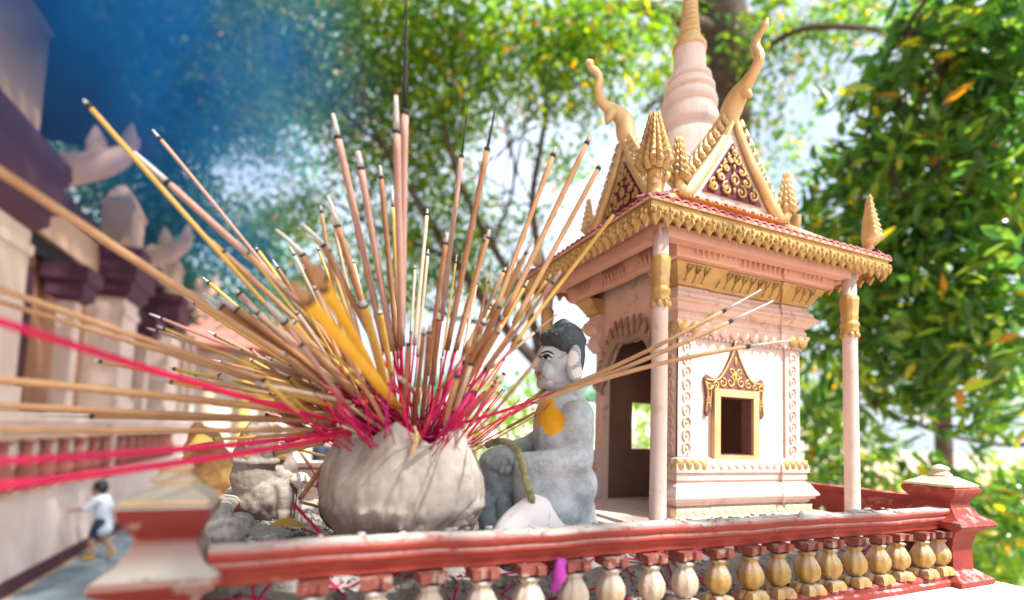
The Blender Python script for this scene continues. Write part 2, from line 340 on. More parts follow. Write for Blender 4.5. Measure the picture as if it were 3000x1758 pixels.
def blob_union(items, vox, smooth=6, name='body', mat='clay', parent=None, disp=0, soft=None, **k):
    """one continuous skin round capsules and ellipsoids: items are ('c', p0, r0, p1, r1) or ('e', centre, radii[, matrix])"""
    mb = MB()
    for it in items:
        if it[0] == 'c':
            p0, r0, p1, r1 = Vector(it[1]), it[2], Vector(it[3]), it[4]; n = 8
            path = [p0+(p1-p0)*(i/n) for i in range(n+1)]; rad = [r0+(r1-r0)*(i/n) for i in range(n+1)]
            mb.tube(path, rad, 14); mb.ball(p0, r0*.999, 14, 8); mb.ball(p1, r1*.999, 14, 8)
        else:
            o = len(mb.v); mb.ball((0, 0, 0), it[2], 20, 12); R_ = it[3] if len(it) > 3 else Matrix.Identity(3)
            for i in range(o, len(mb.v)): mb.v[i] = tuple(R_ @ Vector(mb.v[i]) + Vector(it[1]))
    me = bpy.data.meshes.new('tmp'); me.from_pydata(mb.v, [], mb.f)
    bm = bmesh.new(); bm.from_mesh(me); bmesh.ops.recalc_face_normals(bm, faces=bm.faces); bm.to_mesh(me); bm.free()
    o = bpy.data.objects.new('tmp', me); C.objects.link(o)
    r = o.modifiers.new('r', 'REMESH'); r.mode = 'VOXEL'; r.voxel_size = vox
    sm = o.modifiers.new('s', 'SMOOTH'); sm.iterations = smooth; sm.factor = .5
    if disp:
        t = bpy.data.textures.new('cl', 'CLOUDS'); t.noise_scale = disp[1]
        d = o.modifiers.new('d', 'DISPLACE'); d.texture = t; d.strength = disp[0]; d.texture_coords = 'GLOBAL'
    dg = bpy.context.evaluated_depsgraph_get(); ev = o.evaluated_get(dg); me2 = bpy.data.meshes.new_from_object(ev)
    bpy.data.objects.remove(o); me2.name = name
    if soft:      # (weight function, rounds): relax only where the figure is broad and smooth
        nv = len(me2.vertices); co = np.empty(nv*3); me2.vertices.foreach_get('co', co); co = co.reshape(-1, 3); ed = np.empty(len(me2.edges)*2, int); me2.edges.foreach_get('vertices', ed); ed = ed.reshape(-1, 2)
        wgt = soft[0](co)[:, None]; deg = np.bincount(ed.ravel(), minlength=nv)[:, None]+1e-9
        for _ in range(soft[1]):
            av = np.stack([np.bincount(ed[:, 0], co[ed[:, 1], q], nv)+np.bincount(ed[:, 1], co[ed[:, 0], q], nv) for q in range(3)], 1)/deg; co += (av-co)*.6*wgt
        me2.vertices.foreach_set('co', co.ravel()); me2.update()
    me2.materials.clear(); me2.materials.append(M[mat])
    me2.polygons.foreach_set('use_smooth', [True]*len(me2.polygons))
    return link(name, me2, parent, **k)
def bvh_of(o):
    me = o.data; off = o.location if o.parent is None else Vector(o.parent.get('_at', (0, 0, 0)))+Vector(o.location)
    return BVHTree.FromPolygons([v.co+off for v in me.vertices], [tuple(p.vertices) for p in me.polygons])
def sharpcurve(pts, k=6):
    """smooth path through points (Catmull-Rom)"""
    P = [Vector(p) for p in pts]; out = []
    for i in range(len(P)-1):
        a, b, c, d = P[max(i-1, 0)], P[i], P[i+1], P[min(i+2, len(P)-1)]
        for j in range(k):
            t = j/k; out.append(.5*((2*b)+(c-a)*t+(2*a-5*b+4*c-d)*t*t+(3*b-a-3*c+d)*t**3))
    return out+[P[-1]]
def spiral(r0, turns=1.4, dirn=1, a0=0, n=14, r1=.15):
    return [(r0*(1-(1-r1)*i/n)*math.cos(a0+dirn*2*PI*turns*i/n), r0*(1-(1-r1)*i/n)*math.sin(a0+dirn*2*PI*turns*i/n)) for i in range(n+1)]
# ================================================================== the altar: plinth, balustrade, bed of ash
def smoothstep(x): x = max(0, min(1, x)); return x*x*(3-2*x)
def ash_z(x, y):
    z = -.196 + .052*smoothstep((y-.455)/.075) + .004*math.sin(x*31+y*17) + .003*math.sin(x*67-y*53) + .002*math.sin(x*140+y*120)
    z += .020*math.exp(-((x+.045)**2/.004+(y-.62)**2/.03)) - .006*smoothstep((y-.8)/.2)
    return z
pl = MB()
pl.poly([(-.13, .40), (1.0, .40), (1.0, 1.11), (-.13, 1.11)], [(-.02, -1.60), (-.02, -.50), (.0, -.47), (.0, -.40), (.012, -.36), (.012, -.212), (.006, -.206), (-.03, -.2055)])
plinth = pl.build('altar_plinth', 'white_plinth', smooth=30, cat='altar', label='white plastered altar plinth under the red balustrade')
bal = thing('altar_balustrade', 'red balustrade with gilded balusters round the altar, ash on its rail', 'balustrade', (.43, .44, -.206))
hr = MB()
prof = [(-.010, -.0955), (-.004, -.0945), (.004, -.0945), (.0115, -.0955), (.0135, -.099), (.0135, -.1035), (.011, -.1065), (.012, -.108), (.012, -.1115), (.0085, -.1135), (.0085, -.117), (.0065, -.119), (.0065, -.1245), (.003, -.126), (-.012, -.126)]
def rail_x(mb, x0, x1, yc, prof, sgn=-1, nseg=60):
    R = []
    random.seed(3)
    for i in range(nseg+1):
        x = x0+(x1-x0)*i/nseg; wz = .0007*math.sin(x*23)+.0004*math.sin(x*71)
        R.append([(x, yc+o*sgn, z+wz+random.uniform(-.00025, .00025)) for o, z in prof])
    mb.rings(R)
front = [(o+.0, z) for o, z in prof]+[(-.022, -.122), (-.024, -.100)]
rail_x(hr, -.058, .912, .4485, front)
hr.build('handrail', 'red_paint', bal, 50)
br = MB(); rail_x(br, -.06, .93, .442, [(-.02, -.190), (.008, -.190), (.010, -.192), (.010, -.197), (.014, -.199), (.014, -.2045), (-.02, -.2045)])
br.build('base_rail', 'red_body', bal, 50)
# balusters
def baluster_parts(mat):
    b = MB()
    b.lathe([(.0001, -.1775), (.007, -.1775), (.009, -.175), (.0135, -.170), (.0155, -.164), (.0150, -.157), (.0115, -.150), (.0085, -.1455), (.0078, -.143), (.0095, -.1415), (.0105, -.1395), (.0085, -.138), (.0001, -.1378)], 32, rib=.13, nr=8)
    return b
bb = baluster_parts(0).build('baluster', 'baluster_gold', bal, 60); bb['label'] = 'gilded vase-shaped baluster'
ft = MB()   # notched square foot
ft.poly([(-.0135, -.0135), (-.004, -.0135), (0, -.010), (.004, -.0135), (.0135, -.0135), (.0135, -.004), (.010, 0), (.0135, .004), (.0135, .0135), (-.0135, .0135), (-.0135, .004), (-.010, 0), (-.0135, -.004)], [(.001, -.1895), (.001, -.184), (-.002, -.1785), (-.006, -.1775)])
fo = ft.build('foot', 'gold_worn', bb, 30)
tp = MB()
tp.poly([(-.0125, -.0125), (-.0045, -.0125), (-.0035, -.009), (.0035, -.009), (.0045, -.0125), (.0125, -.0125), (.0125, .0125), (-.0125, .0125)], [(-.006, -.1378), (0, -.1345), (0, -.1262)])
to = tp.build('top_block', 'block_red', bb, 30)
dusty_foot = fo.data.copy(); dusty_body = bb.data.copy(); dusty_body.materials[0] = M['baluster_dusty']; dusty_foot.materials[0] = M['baluster_dusty']
for k in range(19):
    x = .893-.0487*k
    if k == 0: b_ = bb; f_ = fo; t_ = to
    else:
        b_ = bb.copy(); C.objects.link(b_); f_ = fo.copy(); C.objects.link(f_); f_.parent = b_; t_ = to.copy(); C.objects.link(t_); t_.parent = b_
    b_.location = Vector((x, .4425, 0))-Vector(bal['_at']); b_.rotation_euler = (random.uniform(-.015, .015), random.uniform(-.02, .02), random.uniform(-.12, .12)); b_.scale = (random.uniform(.96, 1.04),)*2+(1,)
    if k > 9: b_.data = dusty_body; f_.data = dusty_foot; b_['label'] = 'dusty vase-shaped baluster under the ash-covered rail'
# posts
PP = [(.045, -.2045), (.045, -.198), (.036, -.192), (.027, -.186), (.026, -.152), (.029, -.138), (.034, -.128), (.046, -.121), (.049, -.117), (.047, -.1125), (.040, -.108), (.034, -.1045), (.030, -.098), (.0255, -.093), (.0245, -.086), (.029, -.079), (.034, -.073), (.036, -.068), (.036, -.0645), (.032, -.0625)]
def post(cx, cy, mat, capm, lab, k=1):
    p = MB(); p.poly([(cx-.0001, cy-.0001), (cx+.0001, cy-.0001), (cx+.0001, cy+.0001), (cx-.0001, cy+.0001)], [(h*k, z) for h, z in PP])
    po = p.build('post', mat, bal, 30); po['label'] = lab
    c = MB(); c.poly([(cx-.0001, cy-.0001), (cx+.0001, cy-.0001), (cx+.0001, cy+.0001), (cx-.0001, cy+.0001)], [(h*k, z) for h, z in ((.030, -.0640), (.034, -.0615), (.034, -.0585), (.026, -.054), (.019, -.050), (.016, -.0475))])
    c.lathe([(.0145, -.049), (.0155, -.045), (.012, -.042), (.0105, -.039), (.0125, -.036), (.010, -.0325), (.0045, -.030), (.001, -.0285)], 16, (cx, cy, 0), wob=.04)
    c.build('cap', capm, po, 30); return po
post(.937, .4610, 'red_body', 'cap_cream', 'red corner post with cream cap at the far right end')
post(-.0870, .4610, 'red_post', 'cap_cream', 'ash-caked red corner post with cream cap at the near left end', .80)
random.seed(11)
lumps = MB()    # caked ash on the shoulder of the near post and along the rail
for i in range(150):
    if i < 60:
        a = random.uniform(0, 2*PI); d = random.uniform(.026, .044); x, y, z = -.087+max(-.036, min(.036, d*1.05*math.cos(a))), .461+max(-.036, min(.036, d*1.05*math.sin(a))), -.1115
    else: x = random.uniform(-.04, .80)**1; y = .4485+random.uniform(-.010, .018); z = -.0948
    r = random.uniform(.0012, .0032); lumps.ball((x, y, z), (r*random.uniform(.8, 2), r, r*.55), 7, 4)
lumps.build('caked_ash', 'ash_flake', bal, 180, kind='stuff')
for (x0, x1, y0, lab) in ((.945, .968, 0, 'red side wall pierced by small quatrefoils, in shade'), (-.098, -.074, 1, 'dusty side wall along the left of the altar')):
    s = MB(); ztop = -.092
    holes = [.56+.105*i for i in range(5)] if y0 == 0 else []
    if holes:
        zc = -.135
        def hole_r(a): return .0125*(1+.28*abs(math.cos(2*a)))
        segs = [.486]+[.5*(holes[i]+holes[i+1]) for i in range(4)]+[1.06]
        for i, hy in enumerate(holes):
            ya, yb = segs[i], segs[i+1]; n = 24
            for xx in (x0, x1):
                inner = [(xx, hy+hole_r(2*PI*j/n)*math.cos(2*PI*j/n), zc+hole_r(2*PI*j/n)*math.sin(2*PI*j/n)) for j in range(n)]
                outer = []
                for j in range(n):
                    a = 2*PI*j/n; c_, s_ = math.cos(a), math.sin(a); k = min(((yb-hy) if c_ > 0 else (hy-ya))/max(abs(c_), 1e-6), ((ztop-zc) if s_ > 0 else (zc+.2045))/max(abs(s_), 1e-6))
                    outer.append((xx, hy+k*c_, zc+k*s_))
                o = len(s.v); s.v += inner+outer
                for j in range(n): s.f.append((o+j, o+(j+1) % n, o+n+(j+1) % n, o+n+j)); s.m.append(0)
            n0 = len(s.v)-4*n
            for j in range(n): s.f.append((n0+j, n0+2*n+j, n0+2*n+(j+1) % n, n0+(j+1) % n)); s.m.append(0)
        s.box(x0-.004, x1+.004, .486, 1.06, ztop, ztop+.009)
    else:
        s.poly([(x0, .498), (x1, .498), (x1, 1.06), (x0, 1.06)], [(0, -.2045), (0, -.125), (.004, -.122), (.004, -.108), (0, -.104), (-.004, -.102)])
    sw = s.build('side_wall', 'red_body' if y0 == 0 else 'red_post', bal, 30); sw['label'] = lab
rw = MB(); rw.poly([(-.10, 1.063), (.97, 1.063), (.97, 1.085), (-.10, 1.085)], [(0, -.2045), (0, -.085), (.003, -.083), (.003, -.074), (-.003, -.071)])
rw.build('rear_wall', 'rear_plaster', bal, 30)['label'] = 'brown weathered rear wall with ash along its top'

ab = MB(); nx, ny = 150, 90
for j in range(ny+1):
    for i in range(nx+1):
        x = -.073+(.944+.073)*i/nx; y = .468+(1.062-.468)*j/ny
        ab.v.append((x, y, ash_z(x, y)+random.uniform(-.0012, .0012)))
for j in range(ny):
    for i in range(nx): a = j*(nx+1)+i; ab.f.append((a, a+1, a+nx+2, a+nx+1)); ab.m.append(0)
ab.build('ash_bed', 'ash', smooth=180, kind='stuff', cat='ash', label='grey bed of incense ash inside the altar')
random.seed(5)
fl = MB()     # flakes and crumbs of spent incense too many to count
for i in range(3800):
    x = random.uniform(-.07, .50) if random.random() < .8 else random.uniform(.4, .94); y = .470+random.random()**1.7*.57
    if .53 < x < .86 and y > .58: continue
    z = ash_z(x, y)+.0008; a = random.uniform(0, PI); l = random.uniform(.0015, .009); r = random.uniform(.0008, .0022); t = random.uniform(-.25, .5)
    d = Vector((math.cos(a), math.sin(a), t))*l; fl.tube([Vector((x, y, z))-d*.5, Vector((x, y, z))+d*.5+Vector((0, 0, .0006))], r, 5)
fl.build('ash_flakes', 'ash_flake', smooth=180, kind='stuff', cat='ash', label='pale flakes of burnt incense strewn over the ash')
fl = MB()
for i in range(500):
    x = random.uniform(-.07, .52); y = .472+random.random()**1.8*.4; z = ash_z(x, y)+.001; a = random.uniform(0, PI); l = random.uniform(.002, .012)
    d = Vector((math.cos(a), math.sin(a), random.uniform(-.2, .4)))*l; fl.tube([Vector((x, y, z))-d*.5, Vector((x, y, z))+d*.5], random.uniform(.0006, .0016), 5)
fl.build('charred_crumbs', 'dark_debris', smooth=180, kind='stuff', cat='debris', label='charred black crumbs scattered among the ash')
random.seed(21)
for i in range(120):    # red handles fallen into the ash
    x = random.uniform(-.06, .50) if i < 108 else random.uniform(.5, .9); y = .472+(random.random()**1.5*.30 if i < 50 and x < .44 else random.random()*.06); a = random.uniform(-.8, 2.2); l = random.uniform(.025, .075)
    z = ash_z(x, y)+.0025; d = Vector((math.cos(a), math.sin(a)*.7, random.uniform(-.08, .45)))*l*.5
    s = MB(); p0, p1 = Vector((0, 0, 0))-d, d; p0.z = max(p0.z, ash_z(x+p0.x, y+p0.y)-z-.001); p1.z = max(p1.z, ash_z(x+p1.x, y+p1.y)-z)
    if y+min(p0.y, p1.y) < .466: p0.y += .012; p1.y += .012
    s.tube([p0, (p0+p1)/2+Vector((0, 0, random.uniform(0, .002))), p1], random.uniform(.0009, .0014), 6)
    o = s.build('spent_incense_stick', random.choice(['red_handle', 'magenta_handle', 'red_handle']), smooth=180, cat='incense stick', label='bare red handle of a spent incense stick fallen in the ash', group='spent red handles lying in the ash'); o.location = (x, y, z)
for i, (x, y, a) in enumerate(((.60, .4475, .5), (.705, .445, -.35), (.74, .452, .25))):
    s = MB(); s.tube([(-.013, 0, 0), (0, .0008, .0006), (.012, 0, 0)], [.0019, .0021, .0017], 8)
    o = s.build('incense_stub', 'stick_ash', smooth=180, cat='incense stub', label=('pale grey incense stub lying on the rail nearest the fourth baluster from the post', 'dark-tipped incense stub lying across the rail behind the other two', 'crumbling grey incense stub on the rail nearest the far right post')[i], group='incense stubs on the handrail'); o.location = (x, y, -.0925); o.rotation_euler.z = a

# ================================================================== the lotus bowl
PC = Vector((.112, .565, 0)); TIP0 = math.radians(-90-23*0-11)
BOWLPROF = [(.046, -.156), (.048, -.142), (.052, -.130), (.066, -.118), (.0805, -.102), (.0885, -.084), (.0905, -.066), (.0885, -.048), (.0815, -.032), (.0740, -.018), (.0690, -.006)]
vd = math.atan2(PC.y, PC.x)+PI      # direction from the bowl to the viewer
def petal_top(a):
    k = ((a-(vd-math.radians(9)))/(PI/3)) % 1.0; k = min(k, 1-k)*2         # 0 at a tip, 1 in a notch
    return .0065-.0225*(k**.85)
from mathutils import noise as mn
bw = MB(); n = 200; Ro = []; Ri = []; NR = 44
bz = np.linspace(0, 1, NR); sb0 = np.linspace(0, 1, len(BOWLPROF)); br0 = np.interp(bz, sb0, [p[0] for p in BOWLPROF]); bz0 = np.interp(bz, sb0, [p[1] for p in BOWLPROF])
for q in range(NR):
    ring = []; ri = []; r, z = float(br0[q]), float(bz0[q]); u = q/(NR-1)
    for j in range(n):
        a = 2*PI*j/n; top = petal_top(a); zz = -.156+(top+.156)*((z+.156)/.150)
        k = ((a-(vd-math.radians(9)))/(PI/3)) % 1.0; k = min(k, 1-k)*2; up_ = smoothstep((z+.084)/.018)
        rib = .00085*math.sin(a*31+3*math.sin(a*5))+.0006*math.sin(a*53+1)
        rr = r+up_*(rib*max(.1, 1-u*.9)+.0022*(1-k)*smoothstep((z+.08)/.05)-.0016*k*smoothstep((z+.06)/.04))
        p = Vector((math.cos(a)*r, math.sin(a)*r, zz))
        rr += (1-up_)*(.0046*mn.fractal(p*70, .8, 2.0, 4)+.0012*mn.noise(Vector((p.x*60, p.y*60, p.z*420))))+.0011*mn.fractal(p*40+Vector((5, 1, 2)), .8, 2.0, 4)
        ring.append((PC.x+rr*math.cos(a), PC.y+rr*math.sin(a), zz)); ri.append((PC.x+(rr-.0042)*math.cos(a), PC.y+(rr-.0042)*math.sin(a), zz-.0005))
    Ro.append(ring); Ri.append(ri)
bw.rings(Ro+[[tuple((Vector(p)+Vector(q_))/2+Vector((0, 0, .0008))) for p, q_ in zip(Ro[-1], Ri[-1])]]+Ri[:20:-1])
bowl = thing('lotus_bowl', 'weathered grey lotus-petal cement bowl packed with incense sticks', 'incense bowl', (PC.x, PC.y, -.15))
bw.build('bowl', 'pot_cement', bowl, 50)
fi = MB(); R = []
for q in range(6): R.append([(PC.x+.014*(5-q)*math.cos(2*PI*j/24)+.00001, PC.y+.014*(5-q)*math.sin(2*PI*j/24), -.034+.0025*math.sin(j*2.3+q)) for j in range(24)])
fi.rings(R[::1]); fi.build('ash_fill', 'ash', bowl, 180)

# ================================================================== the spirit-house shrine
S = thing('spirit_house', 'pink and gold spirit-house shrine with gabled roof and tall spire on four columns', 'shrine', (.69, .745, -.145))
X0, X1, Y0, Y1 = .55, .83, .62, .87
def redent(x0, x1, y0, y1, w, d):
    """plan with corners standing d proud of the middle of each side"""
    P = []
    def side(a, b, nrm):
        a, b, nrm = Vector(a), Vector(b), Vector(nrm); e = (b-a).normalized()
        return [a+e*w, a+e*w-nrm*d, b-e*w-nrm*d, b-e*w]
    for a, b, nr in (((x0, y0), (x1, y0), (0, -1)), ((x1, y0), (x1, y1), (1, 0)), ((x1, y1), (x0, y1), (0, 1)), ((x0, y1), (x0, y0), (-1, 0))):
        P.append(Vector(a)); P += side(a, b, nr)
    return [tuple(p) for p in P]
PL = redent(X0, X1, Y0, Y1, .047, .004)
PO = [(X0, .660)]+PL[:15]+[(X0, .842)] if False else [(X0, .662)]+PL[:-4]+[(X0, .84)]
# stylobate
b = MB(); b.poly([(.452, .552), (.912, .552), (.912, .945), (.452, .945)], [(.004, -.206), (.004, -.165), (-.002, -.160), (-.002, -.150), (.003, -.147), (.003, -.1375), (-.004, -.134)])
st = b.build('stylobate', 'rough_white', S, 30)
pt = MB()
def petal_shape(w, h, d): return [(-w*.5, 0), (-w*.5, h*.45), (-w*.3, h*.8), (0, h), (w*.3, h*.8), (w*.5, h*.45), (w*.5, 0)]
for i in range(26):
    x = .456+i*.0176; pt.plate(petal_shape(.016, .024, 0), (x, .551, -.168), (1, 0, 0), (0, 0, 1), (0, -.005, 0)); pt.ball((x, .545, -.156), (.006, .003, .008), 8, 5)
for i in range(23):
    y = .556+i*.0172; pt.plate(petal_shape(.016, .024, 0), (.449, y, -.168), (0, 1, 0), (0, 0, 1), (-.005, 0, 0)); pt.ball((.444, y, -.156), (.003, .006, .008), 8, 5)
pt.build('lotus_petal_band', 'rough_white', st, 40, kind='stuff')
b = MB(); b.box(.458, .910, .556, .94, -.134, -.129); b.box(X0-.02, X1+.012, Y0-.012, Y1+.012, -.130, -.1265); b.build('floor', 'pale_plaster', S, 0)
# room walls: front and rear with windows, door side with an arch
WZ0, WZ1 = -.127, .300; T = .014
def wall_with_hole(u0, u1, h0, h1, z0, z1, mk):
    b = MB()
    for (a, c_, d, e) in ((u0, h0, WZ0, WZ1), (h1, u1, WZ0, WZ1), (h0, h1, WZ0, z0), (h0, h1, z1, WZ1)): mk(b, a, c_, d, e)
    return b
WX0, WX1, WZa, WZb = .6355, .7105, -.027, .070
for (ya, yb, nm) in ((Y0+.004, Y0+.004+T, 'front_wall'), (Y1-.004-T, Y1-.004, 'rear_wall')):
    wall_with_hole(X0+.004, X1-.004, WX0, WX1, WZa, WZb, lambda b, a, c_, d, e: b.box(a, c_, ya, yb, d, e)).build('wall', 'pale_plaster', S, 0)
b = MB(); b.box(X1-.004-T, X1-.004, Y0+.018, Y1-.018, WZ0, WZ1); b.build('wall', 'pale_plaster', S, 0)
# arched door wall
DY0, DY1, DZ = .668, .836, .100; arc = []
for i in range(17):
    a = PI*i/16; arc.append((.752-.084*math.cos(a), DZ+.080*math.sin(a)**.8+(.006*math.cos(6*a) if 0 < i < 16 else 0)))
b = MB(); xa, xb = X0+.004, X0+.004+T
b.box(xa, xb, Y0+.018, DY0, WZ0, WZ1); b.box(xa, xb, DY1, Y1-.018, WZ0, WZ1)
for i in range(16):
    (ya, za), (yb, zb) = arc[i], arc[i+1]
    b.add([(x, y, z) for x in (xa, xb) for y, z in ((ya, za), (yb, zb), (yb, WZ1), (ya, WZ1))], [(0, 1, 2, 3), (7, 6, 5, 4), (0, 4, 5, 1), (3, 2, 6, 7)])
dw = b.build('wall', 'pink_plaster', S, 0); dw['label'] = 'shaded wall with the arched doorway'
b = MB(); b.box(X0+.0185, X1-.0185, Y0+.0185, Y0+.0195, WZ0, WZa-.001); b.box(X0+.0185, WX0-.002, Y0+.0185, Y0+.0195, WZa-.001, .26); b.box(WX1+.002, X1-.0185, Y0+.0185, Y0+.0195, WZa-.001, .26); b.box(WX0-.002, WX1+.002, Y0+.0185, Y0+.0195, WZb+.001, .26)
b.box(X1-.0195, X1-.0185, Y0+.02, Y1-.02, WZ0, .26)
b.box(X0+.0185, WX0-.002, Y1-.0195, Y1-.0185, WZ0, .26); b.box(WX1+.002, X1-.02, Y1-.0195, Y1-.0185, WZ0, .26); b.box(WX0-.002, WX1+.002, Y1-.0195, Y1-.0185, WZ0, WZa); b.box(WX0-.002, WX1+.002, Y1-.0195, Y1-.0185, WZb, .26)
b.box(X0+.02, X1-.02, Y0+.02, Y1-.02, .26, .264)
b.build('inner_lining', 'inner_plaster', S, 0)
# pilasters at the corners of the room, with a chain of curls in relief
for (x, y, ux, uy) in ((X0, Y0, 1, 0), (X1-.036, Y0, 1, 0), (X0, Y0, 0, 1)):
    b = MB()
    if ux: b.box(x, x+.036, Y0, Y0+.0035, -.03, .165)
    else: b.box(X0, X0+.0035, y+.0001, y+.036, -.03, .165)
    pi_ = b.build('pilaster', 'pale_plaster' if ux else 'pink_plaster', S, 0)
    r = MB(); o = Vector((x+.018, Y0, 0)) if ux else Vector((X0, y+.018, 0)); u = Vector((ux, uy, 0)); nn = Vector((0, -1, 0)) if ux else Vector((-1, 0, 0))
    for k in range(9):
        zc = -.017+k*.0205
        P = [o+u*(.0078*math.cos(t)*(1 if k % 2 else -1))+Vector((0, 0, zc+.0095*math.sin(t)))+nn*.0006 for t in [(-.3+1.75*q/12)*PI for q in range(13)]]
        r.tube(P, [.0012+.0012*math.sin(PI*q/12) for q in range(13)], 6); r.ball(o+Vector((0, 0, zc))+nn*.0003, (.0026, .0026, .0032), 8, 5)
    r.build('curl_relief', 'pale_plaster' if ux else 'pink_plaster', pi_, 180)
# base mouldings
b = MB(); b.path(PO, [(.002, -.031), (.006, -.034), (.0095, -.042), (.0105, -.052), (.0105, -.055)])
b.build('base_moulding', 'pale_plaster', S, 25)
b = MB(); b.path(PO, [(.0075, -.0555), (.0075, -.067), (.004, -.069), (.004, -.071), (.0085, -.0735), (.0125, -.077), (.015, -.083), (.0205, -.090), (.0215, -.0935), (.0165, -.0965), (.0165, -.100), (.010, -.1015), (.010, -.106), (.0065, -.108), (.0065, -.112), (.011, -.116), (.0135, -.122), (.0165, -.1265)])
b.build('base_moulding', 'pale_plaster', S, 25)
def petal_row(name, mat, z0, h, off, pitch, drop=1, par=S, sides='FL', kindmat=None, lean=0, bulge=.0025, skip=None):
    """a row of moulded petals round the room at a given outward offset: each petal an object, all of one mesh"""
    def one():
        mb = MB(); N_ = 6; P = []; o = Vector((0, -.0002, 0)); u = Vector((1, 0, 0)); nn = Vector((0, -1, 0)); wdt = pitch
        for q in range(N_):
            t = q/(N_-1); ww = wdt*.48*(1-.12*t if t < .7 else max(.0, (1-t)/.3)*.9); zc = -drop*h*t; nb = nn*(.0003+bulge*math.sin(PI*min(1, t*1.1))**.7+lean*t)
            P.append([o-u*ww+Vector((0, 0, zc)), o-u*ww*.5+nb*.9+Vector((0, 0, zc)), o+nb+Vector((0, 0, zc)), o+u*ww*.5+nb*.9+Vector((0, 0, zc)), o+u*ww+Vector((0, 0, zc))])
        mb.rings(P, False, False); return mb.build(name, mat, par, 180)
    pr = None; at_ = Vector(par.get('_at', (0, 0, 0)))
    def place(x, y, rz, sx):
        nonlocal pr
        o = one() if pr is None else pr.copy()
        if pr is None: pr = o
        else: C.objects.link(o)
        o.location = Vector((x, y, z0))-at_; o.rotation_euler = (0, 0, rz); o.scale = (sx, 1, random.uniform(.95, 1.03))
    L_ = (X1+off)-(X0-off); nP = int(L_/pitch)
    for i in range(nP):
        x = X0-off+(i+.5)*L_/nP; yy = Y0-off+(0 if (x < X0+.047 or x > X1-.047) else .004)
        if skip and skip(x): continue
        place(x, yy, 0, L_/nP/pitch)
    L_ = (Y1+off)-(Y0-off); nP = int(L_/pitch)
    for i in range(nP):
        y = Y0-off+(i+.5)*L_/nP
        if y < .660: place(X0-off, y, -PI/2, L_/nP/pitch)
mid = lambda x: not (X0+.047 < x < X1-.047); cor = lambda x: (X0+.047 < x < X1-.047)
petal_row('moulded_petal', 'pale_plaster', -.0335, .0205, .0085, .0165, 1, skip=mid, bulge=.004)
petal_row('moulded_petal', 'gold', -.0335, .0205, .0085, .0155, 1, skip=cor, bulge=.004)
petal_row('moulded_petal', 'cream_petal', -.110, .0165, .0125, .0165, 1, bulge=.003)
# upper mouldings under the eaves
b = MB(); b.path(PO, [(.001, .166), (.003, .169), (.0075, .176), (.0115, .184), (.0125, .188), (.0085, .190), (.0085, .197), (.006, .199), (.006, .202), (.011, .2045), (.0145, .209), (.017, .2135), (.0225, .2165), (.0235, .2185), (.019, .222), (.0165, .226), (.0165, .230), (.0125, .2325), (.0105, .236), (.008, .238), (.008, .242)])
b.build('cornice', 'pink_plaster', S, 25)
b = MB(); b.path(PO, [(.009, .2425), (.0125, .2435), (.0125, .247), (.0135, .2485), (.017, .254), (.022, .262), (.0275, .270), (.030, .2725), (.030, .2745)])
gc = b.build('cornice', 'gold', S, 25); gc['label'] = 'gilded cornice band with moulded leaves'
b = MB(); b.poly(PL, [(.030, .275), (.0385, .276), (.040, .2785), (.040, .290), (.044, .300), (.0445, .306), (.041, .309), (.047, .316), (.052, .322)], False)
b.build('cornice', 'salmon_plaster', S, 25)
petal_row('moulded_petal', 'pink_plaster', .1885, .0225, .0075, .0215, 1, skip=mid, bulge=.0045)
petal_row('moulded_petal', 'gold', .1885, .0225, .0095, .0215, 1, skip=cor, bulge=.0045)
petal_row('moulded_petal', 'pink_plaster', .172, .010, .003, .0095, 1, bulge=.002)
# relief on the gilded band: stems forking into two buds
def relief_row(name, mat, z0, z1, o0, o1, pitch, draw, allw=False):
    mb = MB()
    for side in ('F', 'L'):
        if side == 'F': a0, a1 = X0-.01, X1+.01
        else: a0, a1 = Y0-.01, (Y1+.01 if allw else .655)
        nP = int((a1-a0)/pitch)
        for i in range(nP):
            s_ = a0+(i+.5)*(a1-a0)/nP
            inn = .0 if (s_ < a0+.055 or s_ > a1-.055) else .004
            if side == 'F': P = lambda du, t, pr=0, s_=s_, inn=inn: Vector((s_+du, Y0+inn-(o0+(o1-o0)*t)-pr, z0+(z1-z0)*t))
            else: P = lambda du, t, pr=0, s_=s_, inn=inn: Vector((X0+inn-(o0+(o1-o0)*t)-pr, s_-du, z0+(z1-z0)*t))
            draw(mb, P)
    return mb.build(name, mat, S, 180, kind='stuff')
def fork(mb, P):
    mb.tube([P(-.001, .02, .0008), P(.0005, .3, .0010), P(0, .5, .0008)], [.0013, .0011, .0013], 5)
    for sg in (-1, 1): mb.tube([P(0, .5, .0008), P(sg*.0035, .72, .0010), P(sg*.0045, .92, .0009)], [.0012, .0018, .0024], 5)
    mb.ball(P(0, .85, .0003), (.0028, .0016, .0028), 6, 4)
relief_row('leaf_relief', 'gold_worn', .248, .2725, .0125, .0300, .0175, fork)
def pend(mb, P):
    mb.tube([P(0, .98, .0006), P(.0003, .55, .0014), P(0, .05, .0008)], [.0012, .0024, .0006], 5)
    for sg in (-1, 1): mb.tube([P(sg*.0035, .98, .0004), P(sg*.0035, .7, .001)], [.0010, .0014], 5)
relief_row('bell_relief', 'salmon_plaster', .2795, .303, .0415, .0455, .0112, pend, True)
